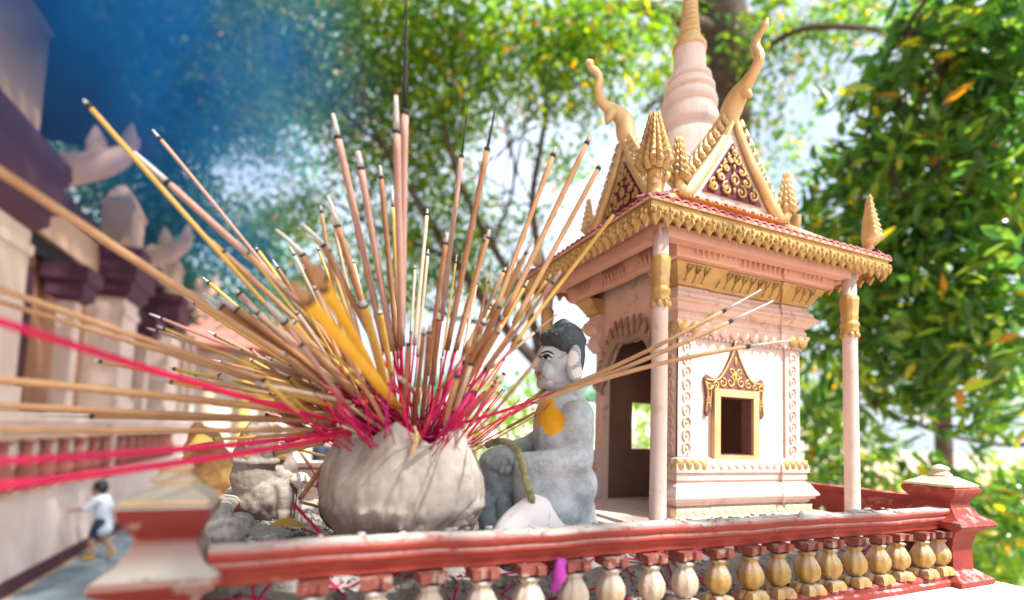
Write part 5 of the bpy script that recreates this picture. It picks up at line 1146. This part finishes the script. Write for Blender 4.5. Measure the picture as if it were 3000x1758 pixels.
b = MB(); b.poly([(-9, -3), (-3.0, -3), (-3.0, 8.2), (-9, 8.2)], [(.45, 4.0), (.75, 3.96), (.78, 4.08), (.1, 4.7), (-1.2, 6.4)]); b.build('roof', 'temple_dark', TP, 0)
b = MB(); b.poly([(-9, 10.7), (-3.3, 10.7), (-3.3, 15.6), (-9, 15.6)], [(.5, 2.68), (.55, 2.76), (-.5, 3.6), (-1.8, 5)]); b.build('roof', 'temple_purple', TP, 0)
b = MB(); b.box(-8.9, -3.3, 11.61, 15.5, .056, 2.67); b.build('rear_wing', 'temple_ochre', TP, 0)
for y in (13.7, 14.6, 15.5):
    b = MB(); b.box(-2.95, -2.75, y, y+.22, .056, 2.3); b.build('pillar', 'temple_pale', TP, 0)
# a second, sunlit hall beyond
H2 = thing('far_hall', 'pale sunlit hall with yellow and pink columns beyond the bowl of incense', 'temple', (-2, 21, GZ))
b = MB(); b.box(-6.5, 1.8, 21, 26, GZ+.01, 2.6); b.build('wall', 'hall_white', H2, 0)
b = MB(); b.box(-6.5, 1.8, 20.2, 21, GZ+.01, -.9); b.build('terrace', 'hall_white', H2, 0)
for i, px in enumerate((600, 712, 790, 880, 960, 1040)):
    p = onY(px, 1250, 20.4); b = MB(); b.lathe([(.28, -.9), (.28, -.7), (.2, -.6), (.19, 2.0), (.26, 2.2), (.28, 2.4)], 12, (p.x, 20.6, 0)); b.build('column', 'sun_yellow' if i in (1, 3, 5) else 'temple_pink', H2, 60)
b = MB(); b.poly([(-6.7, 20.1), (2, 20.1), (2, 26), (-6.7, 26)], [(0, 2.61), (.3, 2.7), (-.6, 3.8), (-2, 4.3)]); b.build('roof', 'red_balustrade', H2, 0)
hd = MB(); hd.box(6, 34, 22, 23, GZ+.01, 1.6); hd.build('garden_wall', 'hall_white', smooth=0, cat='wall', label='sunlit boundary wall seen through the leaves at the right')

# ================================================================== people
def person(name_label, foot, yaw_, h, pose, shirt, shorts, shoe, grp=None, vox=.012, wear='shirt', hk=1):
    """pose: joint offsets in a unit-height frame; x forward, y to the left, z up"""
    o = thing('person', name_label, 'person', tuple(foot), grp); Rz = Matrix.Rotation(yaw_, 3, 'Z')
    J = {k: Vector(foot)+Rz @ (Vector(v)*h) for k, v in pose.items()}
    c = lambda a, ra, b_, rb: ('c', J[a], ra*h, J[b_], rb*h); E = lambda ctr, r3: ('e', ctr, tuple(x*h*hk for x in r3), Rz)
    it = [c('hip', .075, 'waist', .066), c('waist', .066, 'chest', .078), c('chest', .05, 'neck', .036), c('neck', .030, 'head', .032), E(J['head'], (.072, .058, .082)), E(J['head']+Rz @ Vector((.03*h, 0, -.03*h)), (.045, .045, .055)), E(J['head']+Rz @ Vector((.074*h, 0, -.012*h)), (.012, .010, .012))]
    for s in 'lr':
        it += [c('chest', .055, 'sh'+s, .042), c('sh'+s, .040, 'el'+s, .029), c('el'+s, .029, 'wr'+s, .020), c('wr'+s, .018, 'ha'+s, .016), c('hip', .06, 'hj'+s, .062), c('hj'+s, .064, 'kn'+s, .044), c('kn'+s, .043, 'an'+s, .027), c('an'+s, .026, 'to'+s, .022)]
        fd = (J['ha'+s]-J['wr'+s]).normalized(); sd = fd.cross(Zv).normalized() if abs(fd.z) < .9 else Vector((1, 0, 0))
        for q in range(4): p = J['ha'+s]+sd*(q-1.5)*.009*h; it.append(('c', p, .0062*h, p+(fd+Vector((0, 0, -.25))).normalized()*(.030-.004*abs(q-1.3))*h, .005*h))
        p = J['wr'+s]+fd*.012*h; it.append(('c', p, .008*h, p+(fd*.5+sd*.8*(1 if s == 'l' else -1)).normalized()*.03*h, .005*h))
        it.append(('e', J['head']+Rz @ Vector((-.005*h, (.058 if s == 'l' else -.058)*h, -.01*h)), (.012*h, .008*h, .018*h), Rz))
    blob_union(it, vox*h, 3, 'body', 'skin', o)
    T_ = [E(J['head']+Rz @ Vector((-.012*h, 0, .018*h)), (.072, .063, .078)), E(J['head']+Rz @ Vector((-.03*h, 0, -.01*h)), (.05, .056, .06))]
    blob_union(T_, .009*h, 2, 'hair', 'hair_dark', o)
    for sgn in (1, -1):
        b = MB(); p = J['head']+Rz @ Vector((.069*h, sgn*.024*h, -.004*h)); b.ball(p, (.008*h,)*3, 8, 6); b.build('eye', 'black_line', o, 180)
    b = MB(); b.ball(J['head']+Rz @ Vector((.072*h, 0, -.048*h)), (.006*h, .014*h, .004*h), 8, 5); b.build('mouth', 'lip_red', o, 180)
    S_ = [c('hip', .088, 'waist', .082), c('waist', .082, 'chest', .088), c('chest', .055, 'neck', .040)]
    for s in 'lr': S_ += [c('chest', .062, 'sh'+s, .050), c('sh'+s, .049, 'el'+s, .040)] + ([c('el'+s, .038, 'wr'+s, .030)] if s == 'r' else [])
    if wear == 'tunic': S_ += [c('hip', .094, 'hem', .110)]
    blob_union(S_, vox*h, 3, wear, shirt, o)
    blob_union([c('hip', .080, 'hj'+s, .074) for s in 'lr']+[('c', J['hj'+s], .074*h, J['hj'+s].lerp(J['kn'+s], .75), .060*h) for s in 'lr'], vox*h, 3, 'shorts', shorts, o)
    for s in 'lr': blob_union([c('an'+s, .030, 'to'+s, .030), ('c', J['to'+s]+(J['to'+s]-J['an'+s])*.0, .028*h, J['an'+s], .03*h)], vox*.7*h, 2, 'shoe', shoe, o)
    return o
walk = dict(hip=(0, 0, .50), waist=(.01, 0, .60), chest=(.03, 0, .73), neck=(.045, 0, .83), head=(.065, 0, .915), hem=(-.01, 0, .40),
 shl=(.035, .105, .775), ell=(.13, .14, .67), wrl=(.27, .13, .655), hal=(.305, .125, .650), shr=(.03, -.105, .775), elr=(-.01, -.15, .66), wrr=(.09, -.15, .58), har=(.12, -.148, .56),
 hjl=(0, .055, .48), knl=(.075, .058, .28), anl=(.055, .055, .055), tol=(.13, .058, .03), hjr=(0, -.055, .48), knr=(.01, -.058, .27), anr=(-.13, -.055, .10), tor=(-.085, -.055, .04))
cf = onZ(290, 1640, GZ+.008)
person('small dark-haired child in a pale shirt walking left by the temple wall, arm held out', cf, math.radians(170), .98, walk, 'shirt_pale', 'shorts_navy', 'shoe_orange', wear='tunic', hk=1.22)
stand = dict(walk, hip=(0, 0, .52), ell=(.02, .13, .62), wrl=(.07, .12, .50), hal=(.09, .12, .47), elr=(.02, -.13, .62), wrr=(.07, -.12, .50), har=(.09, -.12, .47), knl=(.01, .055, .27), anl=(0, .055, .045), tol=(.07, .06, .025), knr=(.01, -.055, .27), anr=(0, -.055, .045), tor=(.07, -.06, .025), waist=(0, 0, .62), chest=(0, 0, .74), neck=(0, 0, .84), head=(.01, 0, .92), shl=(0, .11, .79), shr=(0, -.11, .79))
p = at(805, 1300, 9.5); person('distant dark-haired person in a blue shirt standing beyond the clay guardian', (p.x, p.y, GZ+.005), math.radians(-120), 1.78, stand, 'shirt_blue', 'shorts_navy', 'black_line')
p = at(940, 1360, 11.5); person('distant dark-haired person in dark clothes seen between the bowl and small figure', (p.x, p.y, GZ+.005), math.radians(60), 1.62, stand, 'shorts_navy', 'shorts_navy', 'black_line')
sit = dict(stand, hip=(0, 0, .09), waist=(.0, 0, .20), chest=(.02, 0, .33), neck=(.03, 0, .43), head=(.05, 0, .51), shl=(.02, .11, .38), shr=(.02, -.11, .38), ell=(.08, .14, .25), wrl=(.17, .08, .20), hal=(.19, .07, .19), elr=(.08, -.14, .25), wrr=(.17, -.08, .20), har=(.19, -.07, .19),
 hjl=(.02, .06, .085), knl=(.22, .12, .08), anl=(.16, -.06, .05), tol=(.20, -.10, .045), hjr=(.02, -.06, .085), knr=(.22, -.12, .08), anr=(.14, .06, .05), tor=(.18, .10, .045), hem=(0, 0, .09))
person('person in a grey-blue shirt sitting on the temple ledge at the left edge', (-2.78, 5.75, .06), math.radians(-60), .95, sit, 'shirt_pale', 'shirt_blue', 'black_line')
# ================================================================== trees
def leaf_cloud(blobs, n_per_m2, L_, Wd, seed, droop=.3, clump=.16, per=22, flat=.35):
    """leaf-sized folded faces in clumps through the crown's volume; returns verts, faces"""
    rng = np.random.default_rng(seed); Cn = []; 
    for c, r, dens in blobs:
        n = max(3, int(n_per_m2*dens*math.pi*r*r/per)); v = rng.normal(size=(n, 3)); v /= np.linalg.norm(v, axis=1)[:, None]; v *= (rng.random(n)**.40)[:, None]*r*np.array([1, 1, .92]); Cn.append(np.array(c)+v)
    Cn = np.concatenate(Cn); N_ = len(Cn)*per
    P = np.repeat(Cn, per, 0)+rng.normal(size=(N_, 3))*clump*np.array([1, 1, .75])
    ax = np.repeat(rng.normal(size=(len(Cn), 3)), per, 0)*1.1+rng.normal(size=(N_, 3))*.65; ax[:, 2] -= droop*1.5; ax /= np.linalg.norm(ax, axis=1)[:, None]
    up = rng.normal(size=(N_, 3))*.7+np.array([0, 0, 1.0]); sd = np.cross(ax, up); sd /= np.linalg.norm(sd, axis=1)[:, None]+1e-9; nn = np.cross(sd, ax)
    l = (L_*rng.uniform(.65, 1.2, N_))[:, None]; w_ = (Wd*rng.uniform(.75, 1.15, N_))[:, None]
    V = np.stack([P, P+ax*l*.35+sd*w_*.5+nn*w_*flat*.4, P+ax*l*.75+sd*w_*.36+nn*w_*flat*.25-nn*l*.03, P+ax*l-nn*l*.10, P+ax*l*.75-sd*w_*.36+nn*w_*flat*.25-nn*l*.03, P+ax*l*.35-sd*w_*.5+nn*w_*flat*.4, P+ax*l*.5], 1).reshape(-1, 3)
    i0 = np.arange(N_)*7
    Fq = np.concatenate([np.stack([i0, i0+1, i0+2, i0+6], 1), np.stack([i0+6, i0+2, i0+3, i0+3], 1)[:, :3].repeat(1, 0) if False else np.zeros((0, 4), int)])
    quads = np.concatenate([np.stack([i0, i0+1, i0+2, i0+6], 1), np.stack([i0, i0+6, i0+4, i0+5], 1)]); tris = np.concatenate([np.stack([i0+6, i0+2, i0+3], 1), np.stack([i0+6, i0+3, i0+4], 1)])
    return V, quads, tris, P, ax, nn, l[:, 0]
def np_mesh(name, V, quads, tris, mat):
    me = bpy.data.meshes.new(name); me.vertices.add(len(V)); me.vertices.foreach_set('co', V.astype(np.float32).ravel())
    nl = len(quads)*4+len(tris)*3; me.loops.add(nl); me.loops.foreach_set('vertex_index', np.concatenate([quads.ravel(), tris.ravel()]).astype(np.int32))
    me.polygons.add(len(quads)+len(tris)); st = np.concatenate([np.arange(len(quads))*4, len(quads)*4+np.arange(len(tris))*3]).astype(np.int32); me.polygons.foreach_set('loop_start', st)
    me.polygons.foreach_set('use_smooth', [True]*(len(quads)+len(tris))); me.update(calc_edges=True); me.materials.append(M[mat]); return me
def limb(path, r0, r1, name, mat, parent, n=10, wob=.03):
    P = sharpcurve(path, 6); k = len(P); P = [p+Vector((random.gauss(0, wob*r0), random.gauss(0, wob*r0), 0)) for p in P]
    mb = MB(); mb.tube(P, [r0+(r1-r0)*(i/(k-1))**.85 for i in range(k)], n); return mb.build(name, mat, parent, 180)
def tree(label, base, trunk, limbs, blobs, mat, dens, L_, Wd, seed, bark='bark', cat='tree', nleaf=0, clump=.16, droop=.3, per=22, twigs=30):
    t = thing('tree', label, cat, tuple(base)); random.seed(seed)
    if trunk: limb(*trunk, 'trunk', bark, t, 14)
    for lp, a, b_ in limbs: limb(lp, a, b_, 'limb', bark, t, 8, .06)
    if twigs:
        mb = MB(); src = [p for lp, a, b_ in limbs for p in lp[1:]] or [base]
        for i in range(twigs):
            s_ = Vector(random.choice(src)); c, r, _ = min(random.sample(blobs, min(5, len(blobs))), key=lambda q: (Vector(q[0])-s_).length); e_ = Vector(c)+Vector((random.gauss(0, .5), random.gauss(0, .5), random.gauss(0, .5)))*r
            m_ = (s_+e_)/2+Vector((random.gauss(0, .1), random.gauss(0, .1), .12))*(e_-s_).length; P = sharpcurve([s_, m_, e_], 4); th = .006+.012*random.random(); mb.tube(P, [th*(1-.75*j/(len(P)-1)) for j in range(len(P))], 5)
        mb.build('twigs', bark, t, 180, kind='stuff')
    V, q, tr, P, ax, nn, l = leaf_cloud(blobs, dens, L_, Wd, seed, droop, clump, per)
    if nleaf:    # the leaves that show largest are parts of their own
        d = P @ np.array(FW); x = (P @ np.array(RV))/d*FPX+CX; y = CY-(P @ np.array(UV))/d*FPX
        face = np.abs(np.einsum('ij,ij->i', nn, P/np.linalg.norm(P, axis=1)[:, None])); score = np.where((x > 0) & (x < 3000) & (y > 0) & (y < 1758) & (d > .5), l/d*(.3+face), -1)
        idx = np.argsort(-score)[:nleaf]; keep = np.ones(len(P), bool); keep[idx] = False; ki = np.nonzero(keep)[0]
        mp = -np.ones(len(V), int); kv = (ki[:, None]*7+np.arange(7)).ravel(); mp[kv] = np.arange(len(kv))
        q2 = mp[q]; q2 = q2[q2[:, 0] >= 0]; t2_ = mp[tr]; t2_ = t2_[t2_[:, 0] >= 0]
        protos = {}
        for n_, i in enumerate(idx):
            vv = V[i*7:i*7+7]; c = vv[6]; me = bpy.data.meshes.new('leaf')
            me.from_pydata([tuple(p-c) for p in vv], [], [(0, 1, 2, 6), (6, 2, 3), (6, 3, 4), (0, 6, 4, 5)]); me.materials.append(M[mat+'_single']); me.polygons.foreach_set('use_smooth', [True]*4)
            o = link('leaf', me, t, loc=tuple(c))
        V, q, tr = V[kv], q2, t2_
    me = np_mesh('crown', V, q, tr, mat); link('crown', me, t, kind='stuff' if nleaf else None); return t
def single(src):
    m = M[src].copy(); m.name = src+'_single'; N, L = m.node_tree.nodes, m.node_tree.links
    r = [n for n in N if n.type == 'VALTORGB'][0]; oi = N.new('ShaderNodeObjectInfo'); L.new(oi.outputs['Random'], r.inputs[0]); M[src+'_single'] = m
single('leaf_mid'); single('leaf_near')
def B_(lst): return [(tuple(at(x, y, d)), r*d/FPX, k) for x, y, r, d, k in lst]
gnd = lambda x, d: Vector((at(x, 1300, d).x, at(x, 1300, d).y, GZ))
A = lambda x, y, d: at(x, y, d)
# broad tree behind the bowl and the shrine
tree('broad leafy tree with spreading dark limbs behind the incense and the shrine', gnd(1640, 7.2), ([gnd(1640, 7.2), A(1625, 1300, 7.2), A(1590, 1080, 7.0)], .17, .12),
 [([A(1590, 1080, 7), A(1480, 960, 7), A(1330, 760, 7), A(1230, 600, 6.8), A(1120, 430, 6.6), A(1050, 250, 6.4)], .10, .02), ([A(1590, 1080, 7), A(1540, 880, 7), A(1440, 720, 6.8), A(1340, 520, 6.6), A(1290, 300, 6.3)], .09, .02), ([A(1590, 1080, 7), A(1600, 850, 6.8), A(1560, 600, 6.5), A(1600, 300, 6.2), A(1560, 50, 6)], .08, .02),
  ([A(1330, 760, 7), A(1180, 700, 7.2), A(1050, 640, 7.4), A(930, 560, 7.6)], .05, .012), ([A(1480, 960, 7), A(1330, 930, 7.2), A(1180, 880, 7.4), A(1020, 900, 7.6)], .045, .012), ([A(1440, 720, 6.8), A(1500, 560, 6.6), A(1500, 420, 6.4)], .035, .01), ([A(1120, 430, 6.6), A(980, 300, 6.8), A(850, 150, 7)], .03, .01)],
 B_([(820, 60, 170, 7, .8), (980, 170, 170, 7, .8), (1150, 110, 180, 6.5, .9), (1310, 90, 170, 6.4, 1), (1470, 110, 150, 6.2, 1.1), (1630, 90, 150, 6, 1.1), (1780, 110, 130, 6, 1), (1090, 330, 140, 7, .9), (1240, 330, 140, 6.8, 1), (1390, 300, 120, 6.4, 1), (1610, 270, 110, 6, 1), (1740, 240, 90, 6, 1), (1250, 500, 120, 7, 1), (1380, 640, 110, 7, 1.1), (1110, 560, 100, 7.4, .9), (1190, 700, 110, 7.4, 1), (1560, 640, 60, 7, .8), (1330, 800, 110, 7.4, 1), (1020, 800, 110, 8, 1), (1160, 870, 90, 7.8, .8), (1490, 860, 90, 7.2, 1), (930, 320, 100, 7.4, .7), (1650, 480, 80, 6.6, .8), (870, 850, 70, 8, .8), (1690, 160, 80, 6, 1), (760, 250, 120, 8, .8), (900, 250, 100, 8, .8), (790, 420, 80, 8.5, .7), (900, 640, 110, 8, .9), (1010, 470, 80, 7.5, .9), (740, 600, 80, 8.5, .6), (1330, 420, 60, 7, .7), (1200, 200, 90, 7, .8)]),
 'leaf_mid', 1000, .100, .050, 41, nleaf=280, clump=.19, twigs=90)
# tall tree behind the spire
tree('tall tree with a thick dark trunk rising behind the shrine spire', gnd(2085, 8.6), ([gnd(2085, 8.6), A(2085, 1000, 8.6), A(2110, 500, 8.4), A(2125, 200, 8.2), A(2090, -150, 8)], .50, .38),
 [([A(2115, 330, 8.2), A(2200, 190, 7.6), A(2300, 105, 7), A(2430, 78, 6.4), A(2700, 100, 6)], .06, .03), ([A(2120, 100, 8), A(2000, 60, 7.8), A(1860, 20, 7.4), A(1700, 20, 7)], .16, .05), ([A(2110, 160, 8), A(1990, 250, 7.8), A(1880, 330, 7.6)], .06, .02), ([A(2120, 150, 8), A(2220, 50, 8), A(2350, -60, 8)], .12, .05)],
 B_([(1900, 90, 110, 7.6, .9), (1960, 230, 90, 7.8, .8), (2260, 60, 110, 7.4, 1), (2230, 190, 80, 7.4, .9), (2380, 120, 90, 7, .9), (2290, 260, 55, 7.4, .7), (2180, 330, 45, 8, .6), (2480, 30, 110, 7, 1), (1870, 260, 70, 7.6, .8), (2150, 450, 60, 9, .8), (2330, 420, 40, 8, .4), (2020, 20, 80, 8, .7), (2350, 480, 50, 8, .5), (2260, 380, 50, 7.6, .6), (2420, 230, 60, 7, .7), (2200, 540, 50, 9, .7)]),
 'leaf_mid', 560, .12, .055, 42, clump=.15, twigs=40)
# dark trees at the left, behind the temple
tree('dense blue-shadowed tree filling the upper left behind the temple roof', gnd(420, 13), ([gnd(420, 13), A(430, 900, 13), A(460, 500, 12.5)], .35, .2),
 [([A(430, 900, 13), A(300, 500, 12.5), A(200, 200, 12)], .15, .04), ([A(460, 500, 12.5), A(600, 250, 12), A(680, 60, 12)], .15, .04), ([A(460, 500, 12.5), A(420, 200, 12), A(400, -50, 12)], .14, .04)],
 B_([(80, 60, 240, 12.5, 1.3), (320, 60, 260, 12, 1.2), (560, 60, 220, 11.5, 1.1), (730, 120, 130, 11, 1), (250, 320, 220, 12, 1.2), (480, 330, 200, 11.5, 1.4), (660, 330, 140, 11, 1), (420, 560, 200, 12, 1.5), (580, 620, 110, 12, 1), (700, 700, 100, 12, 1), (820, 690, 90, 12, .9), (540, 820, 130, 13, 1.1), (760, 860, 130, 12.5, 1), (870, 470, 60, 11, .6), (840, 330, 90, 11, .7), (330, 800, 150, 13, 1.2)]),
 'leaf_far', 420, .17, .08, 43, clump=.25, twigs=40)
# the near tree on the right
nt_ = tree('near tree with long glossy leaves hanging along the right side of the frame', gnd(3080, 3.2), ([gnd(3080, 3.2), A(3080, 1200, 3.1), A(3020, 800, 3.0), A(2960, 500, 2.9)], .09, .04),
 [([A(3020, 900, 3), A(2900, 780, 2.8), A(2760, 640, 2.7), A(2640, 560, 2.7)], .022, .006), ([A(2960, 500, 2.9), A(2860, 320, 2.8), A(2760, 180, 2.7), A(2640, 60, 2.7)], .026, .008), ([A(3060, 1100, 3.1), A(2900, 1020, 3), A(2720, 980, 2.9), A(2520, 1010, 3)], .020, .006), ([A(3080, 1300, 3.2), A(2900, 1300, 3.1), A(2700, 1250, 3), A(2560, 1180, 3)], .018, .005), ([A(2960, 500, 2.9), A(2860, 480, 2.7), A(2660, 420, 2.7), A(2500, 520, 2.8)], .020, .006), ([A(3000, 120, 2.6), A(2850, 100, 2.6), A(2650, 92, 2.7)], .022, .010)],
 B_([(2930, 90, 200, 2.6, 1.2), (2760, 60, 120, 2.7, .7), (2940, 330, 170, 2.6, 1.2), (2760, 330, 130, 2.7, .9), (2640, 260, 90, 2.8, .5), (2560, 480, 120, 2.9, .9), (2450, 520, 70, 3.1, .6), (2560, 200, 60, 2.9, .4), (2740, 540, 150, 2.7, 1.1), (2930, 600, 150, 2.6, 1.1), (2440, 640, 110, 3, 1), (2640, 720, 130, 2.8, 1.1), (2850, 820, 150, 2.6, 1), (2520, 830, 110, 3, 1), (2700, 930, 140, 2.8, 1), (2920, 1020, 150, 2.6, 1), (2560, 1020, 110, 3, 1), (2760, 1120, 130, 2.9, .9), (2420, 980, 90, 3.2, 1.0), (2560, 1210, 60, 3, .6), (2980, 1260, 80, 2.8, .5), (2420, 1200, 80, 3.3, 1), (2980, 1480, 110, 2.8, 1), (2850, 1560, 80, 3, .7), (2720, 1390, 40, 3.1, .3), (2420, 1380, 80, 3.3, .9), (2560, 1420, 70, 3.2, .6)]),
 'leaf_near', 1500, .135, .044, 44, nleaf=290, clump=.11, droop=.05, per=14, twigs=60)
tree('darker tree standing behind the near right-hand tree', gnd(2760, 6.5), ([gnd(2760, 6.5), A(2760, 1000, 6.5), A(2740, 500, 6.4)], .12, .05), [([A(2760, 900, 6.5), A(2600, 700, 6.3), A(2480, 560, 6.2)], .05, .012), ([A(2750, 700, 6.5), A(2880, 450, 6.3), A(2960, 250, 6.2)], .05, .012)],
 B_([(2900, 120, 180, 6.2, 1.1), (2950, 380, 160, 6.2, 1.1), (2720, 330, 100, 6.2, .6), (2760, 600, 150, 6.4, 1.1), (2560, 620, 110, 6.4, 1), (2430, 700, 90, 6.6, 1), (2940, 720, 140, 6.2, 1), (2620, 850, 150, 6.4, 1), (2820, 950, 150, 6.4, 1), (2440, 900, 110, 6.6, 1.1), (2420, 1100, 100, 6.6, 1.1), (2580, 1080, 110, 6.5, 1), (2960, 1130, 110, 6.4, .8), (2380, 1290, 80, 6.6, 1), (2500, 1300, 60, 6.5, .5), (2960, 1450, 110, 6.3, 1.1), (2870, 1620, 140, 6.3, 1.1), (2960, 1650, 120, 6.2, 1.1), (2330, 700, 60, 7, .8), (2350, 900, 60, 7, .8)]),
 'leaf_mid', 520, .12, .05, 45, clump=.16, twigs=30)
def shrub(label, foot, blobs, mat, dens, L_, Wd, seed, clump=.12):
    t = thing('shrub', label, 'shrub', tuple(foot)); random.seed(seed); mb = MB()
    for c, r, k in blobs:
        for q in range(3):
            e_ = Vector(c)+Vector((random.gauss(0, .4), random.gauss(0, .4), random.gauss(0, .3)))*r; mb.tube(sharpcurve([Vector(foot)+Vector((random.gauss(0, .06), random.gauss(0, .06), 0)), (Vector(foot)+e_)/2+Vector((0, 0, .1)), e_], 4), [.016-.0014*j for j in range(9)], 5)
    mb.build('stems', 'bark', t, 180, kind='stuff'); V, q, tr, *_r = leaf_cloud(blobs, dens, L_, Wd, seed, .2, clump, 18); link('foliage', np_mesh('foliage', V, q, tr, mat), t)
shrub('bright yellow-green shrub between the bowl and the statue', gnd(1440, 5.2), B_([(1450, 1130, 90, 5.2, 1.2), (1400, 1240, 90, 5.2, 1.2), (1530, 1220, 90, 5.2, 1.2), (1440, 1330, 90, 5.2, 1.2), (1560, 1130, 60, 5.4, 1), (1330, 1330, 70, 5.3, 1), (1530, 1350, 80, 5.2, 1)]), 'leaf_bright', 620, .08, .045, 51)
shrub('bright shrub seen through the rear window of the shrine', gnd(1880, 5.6), B_([(1870, 1250, 80, 5.6, 1), (1820, 1330, 80, 5.6, 1), (1930, 1340, 80, 5.6, 1), (1900, 1170, 40, 5.6, .8), (2100, 1300, 90, 5.6, 1), (1720, 1350, 80, 5.6, 1)]), 'leaf_bright', 560, .08, .045, 52)
shrub('mid-green bush beyond the right-hand column', gnd(2440, 4.8), B_([(2400, 1300, 70, 4.8, 1), (2460, 1400, 70, 4.8, 1), (2380, 1420, 70, 4.8, 1), (2440, 1200, 60, 4.8, .9), (2520, 1300, 80, 4.9, .9), (2560, 1420, 70, 4.8, .8), (2400, 1100, 60, 5, .9), (2520, 1150, 60, 5, .8), (2660, 1440, 60, 4.8, .6), (2900, 1520, 110, 4.8, 1.1), (2960, 1640, 110, 4.8, 1.2), (2980, 1400, 80, 4.9, .8), (2860, 1680, 80, 4.8, 1)]), 'leaf_mid', 800, .09, .045, 53)
wl = []
for i in range(26):
    x = -26+i*2.3; wl += [((x+random.uniform(-.6, .6), 34+random.uniform(-3, 3), .5+random.uniform(-.6, 1.8)), random.uniform(1.6, 2.4), 1.0)]
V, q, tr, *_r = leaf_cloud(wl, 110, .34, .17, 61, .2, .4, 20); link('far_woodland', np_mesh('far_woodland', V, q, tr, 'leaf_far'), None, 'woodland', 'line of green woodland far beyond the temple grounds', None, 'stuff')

# added tree, mostly unseen: crown and low bough placed to shade temple and bowl
tree('huge spreading tree added to shade the temple and bowl, its canopy mostly out of frame', (5.2, -3.4, GZ), ([(5.2, -3.4, GZ), (5.1, -3.3, 1.5), (4.6, -3.0, 4.5)], .35, .22),
 [([(4.6, -3.0, 4.5), (3, -2.4, 6), (1.2, -1.5, 6.8), (0, 1, 7.4)], .16, .05), ([(4.6, -3.0, 4.5), (4, 0, 6.6), (2, 4, 7.8), (-.5, 7, 8)], .15, .05), ([(2, 4, 7.8), (0, 6, 8), (-3, 9, 8)], .08, .03), ([(5.0, -3.2, 2.2), (3.2, -2.4, 2.9), (1.8, -1.5, 2.7), (.95, -.75, 2.2)], .05, .01)],
 [((-.8, 5.0, 8.0), 2.0, .9), ((-.6, 8.0, 8.2), 2.2, .9), ((-1.2, 11, 8.6), 2.2, .9), ((-3, 9, 8.8), 2.2, .9), ((-3, 12.5, 8.8), 2.5, 1.5), ((-2.6, 6.2, 8.4), 1.8, 1.4), ((.6, 2.4, 7.4), 1.6, 1.2), ((1.2, -.2, 7.0), 1.4, 1.1), ((1.15, -2.5, 6.6), .95, .9), ((.93, -.72, 2.15), .17, 3.2), ((-1.5, 1.5, 7.6), 1.8, 1.3), ((-3.5, 3.5, 8.0), 2.0, 1.3), ((-1.2, -1.2, 7.4), 1.5, 1.0), ((1.6, 4.5, 8.2), 1.6, 1.2), ((-5.5, 10, 9), 2.2, 1.4)],
 'leaf_mid', 150, .22, .11, 71, clump=.3, twigs=40)

# ================================================================== blue incense smoke drifting up at the left
PUFF = [(100, -120, 2.0, .85, 2.4), (380, 20, 1.95, .66, 1.9), (620, 260, 1.8, .50, 1.8), (280, 330, 1.95, .55, 1.2), (540, 560, 1.6, .36, 1.4), (720, -60, 2.0, .55, 1.5), (690, 760, 1.4, .22, 1.6), (780, 480, 1.5, .26, 1.5), (900, 250, 1.8, .34, .7)]
def smoke():
    m = bpy.data.materials.new('incense_smoke'); m.use_nodes = True; N, L = m.node_tree.nodes, m.node_tree.links
    N.remove(N['Principled BSDF']); v = N.new('ShaderNodeVolumePrincipled'); v.inputs['Color'].default_value = (.035, .36, .98, 1); v.inputs['Anisotropy'].default_value = 0
    g = N.new('ShaderNodeNewGeometry'); P = g.outputs['Position']; tot = None
    for px, py, d, r, k in PUFF:
        ds = N.new('ShaderNodeVectorMath'); ds.operation = 'DISTANCE'; L.new(P, ds.inputs[0]); ds.inputs[1].default_value = tuple(at(px, py, d))
        mr = N.new('ShaderNodeMapRange'); mr.interpolation_type = 'SMOOTHSTEP'; mr.inputs[1].default_value = r; mr.inputs[2].default_value = 0; mr.inputs[3].default_value = 0; mr.inputs[4].default_value = k; L.new(ds.outputs['Value'], mr.inputs[0])
        tot = mr.outputs[0] if tot is None else math_n(N, L, 'ADD', tot, mr.outputs[0])
    nz = ramp(N, L, noise(N, L, P, 3.6, 4, .6, 1.2), .34, .62); 
    L.new(math_n(N, L, 'MULTIPLY', tot, math_n(N, L, 'ADD', math_n(N, L, 'MULTIPLY', nz, .8), .25)), v.inputs['Density'])
    L.new(v.outputs[0], N['Material Output'].inputs['Volume']); M['incense_smoke'] = m
smoke()
it = [('e', at(px, py, d), (r, r, r)) for px, py, d, r, k in PUFF]
o = blob_union(it, .04, 0, 'smoke', 'incense_smoke', None, cat='smoke', label='blue incense smoke drifting up across the temple at the upper left', kind='stuff')
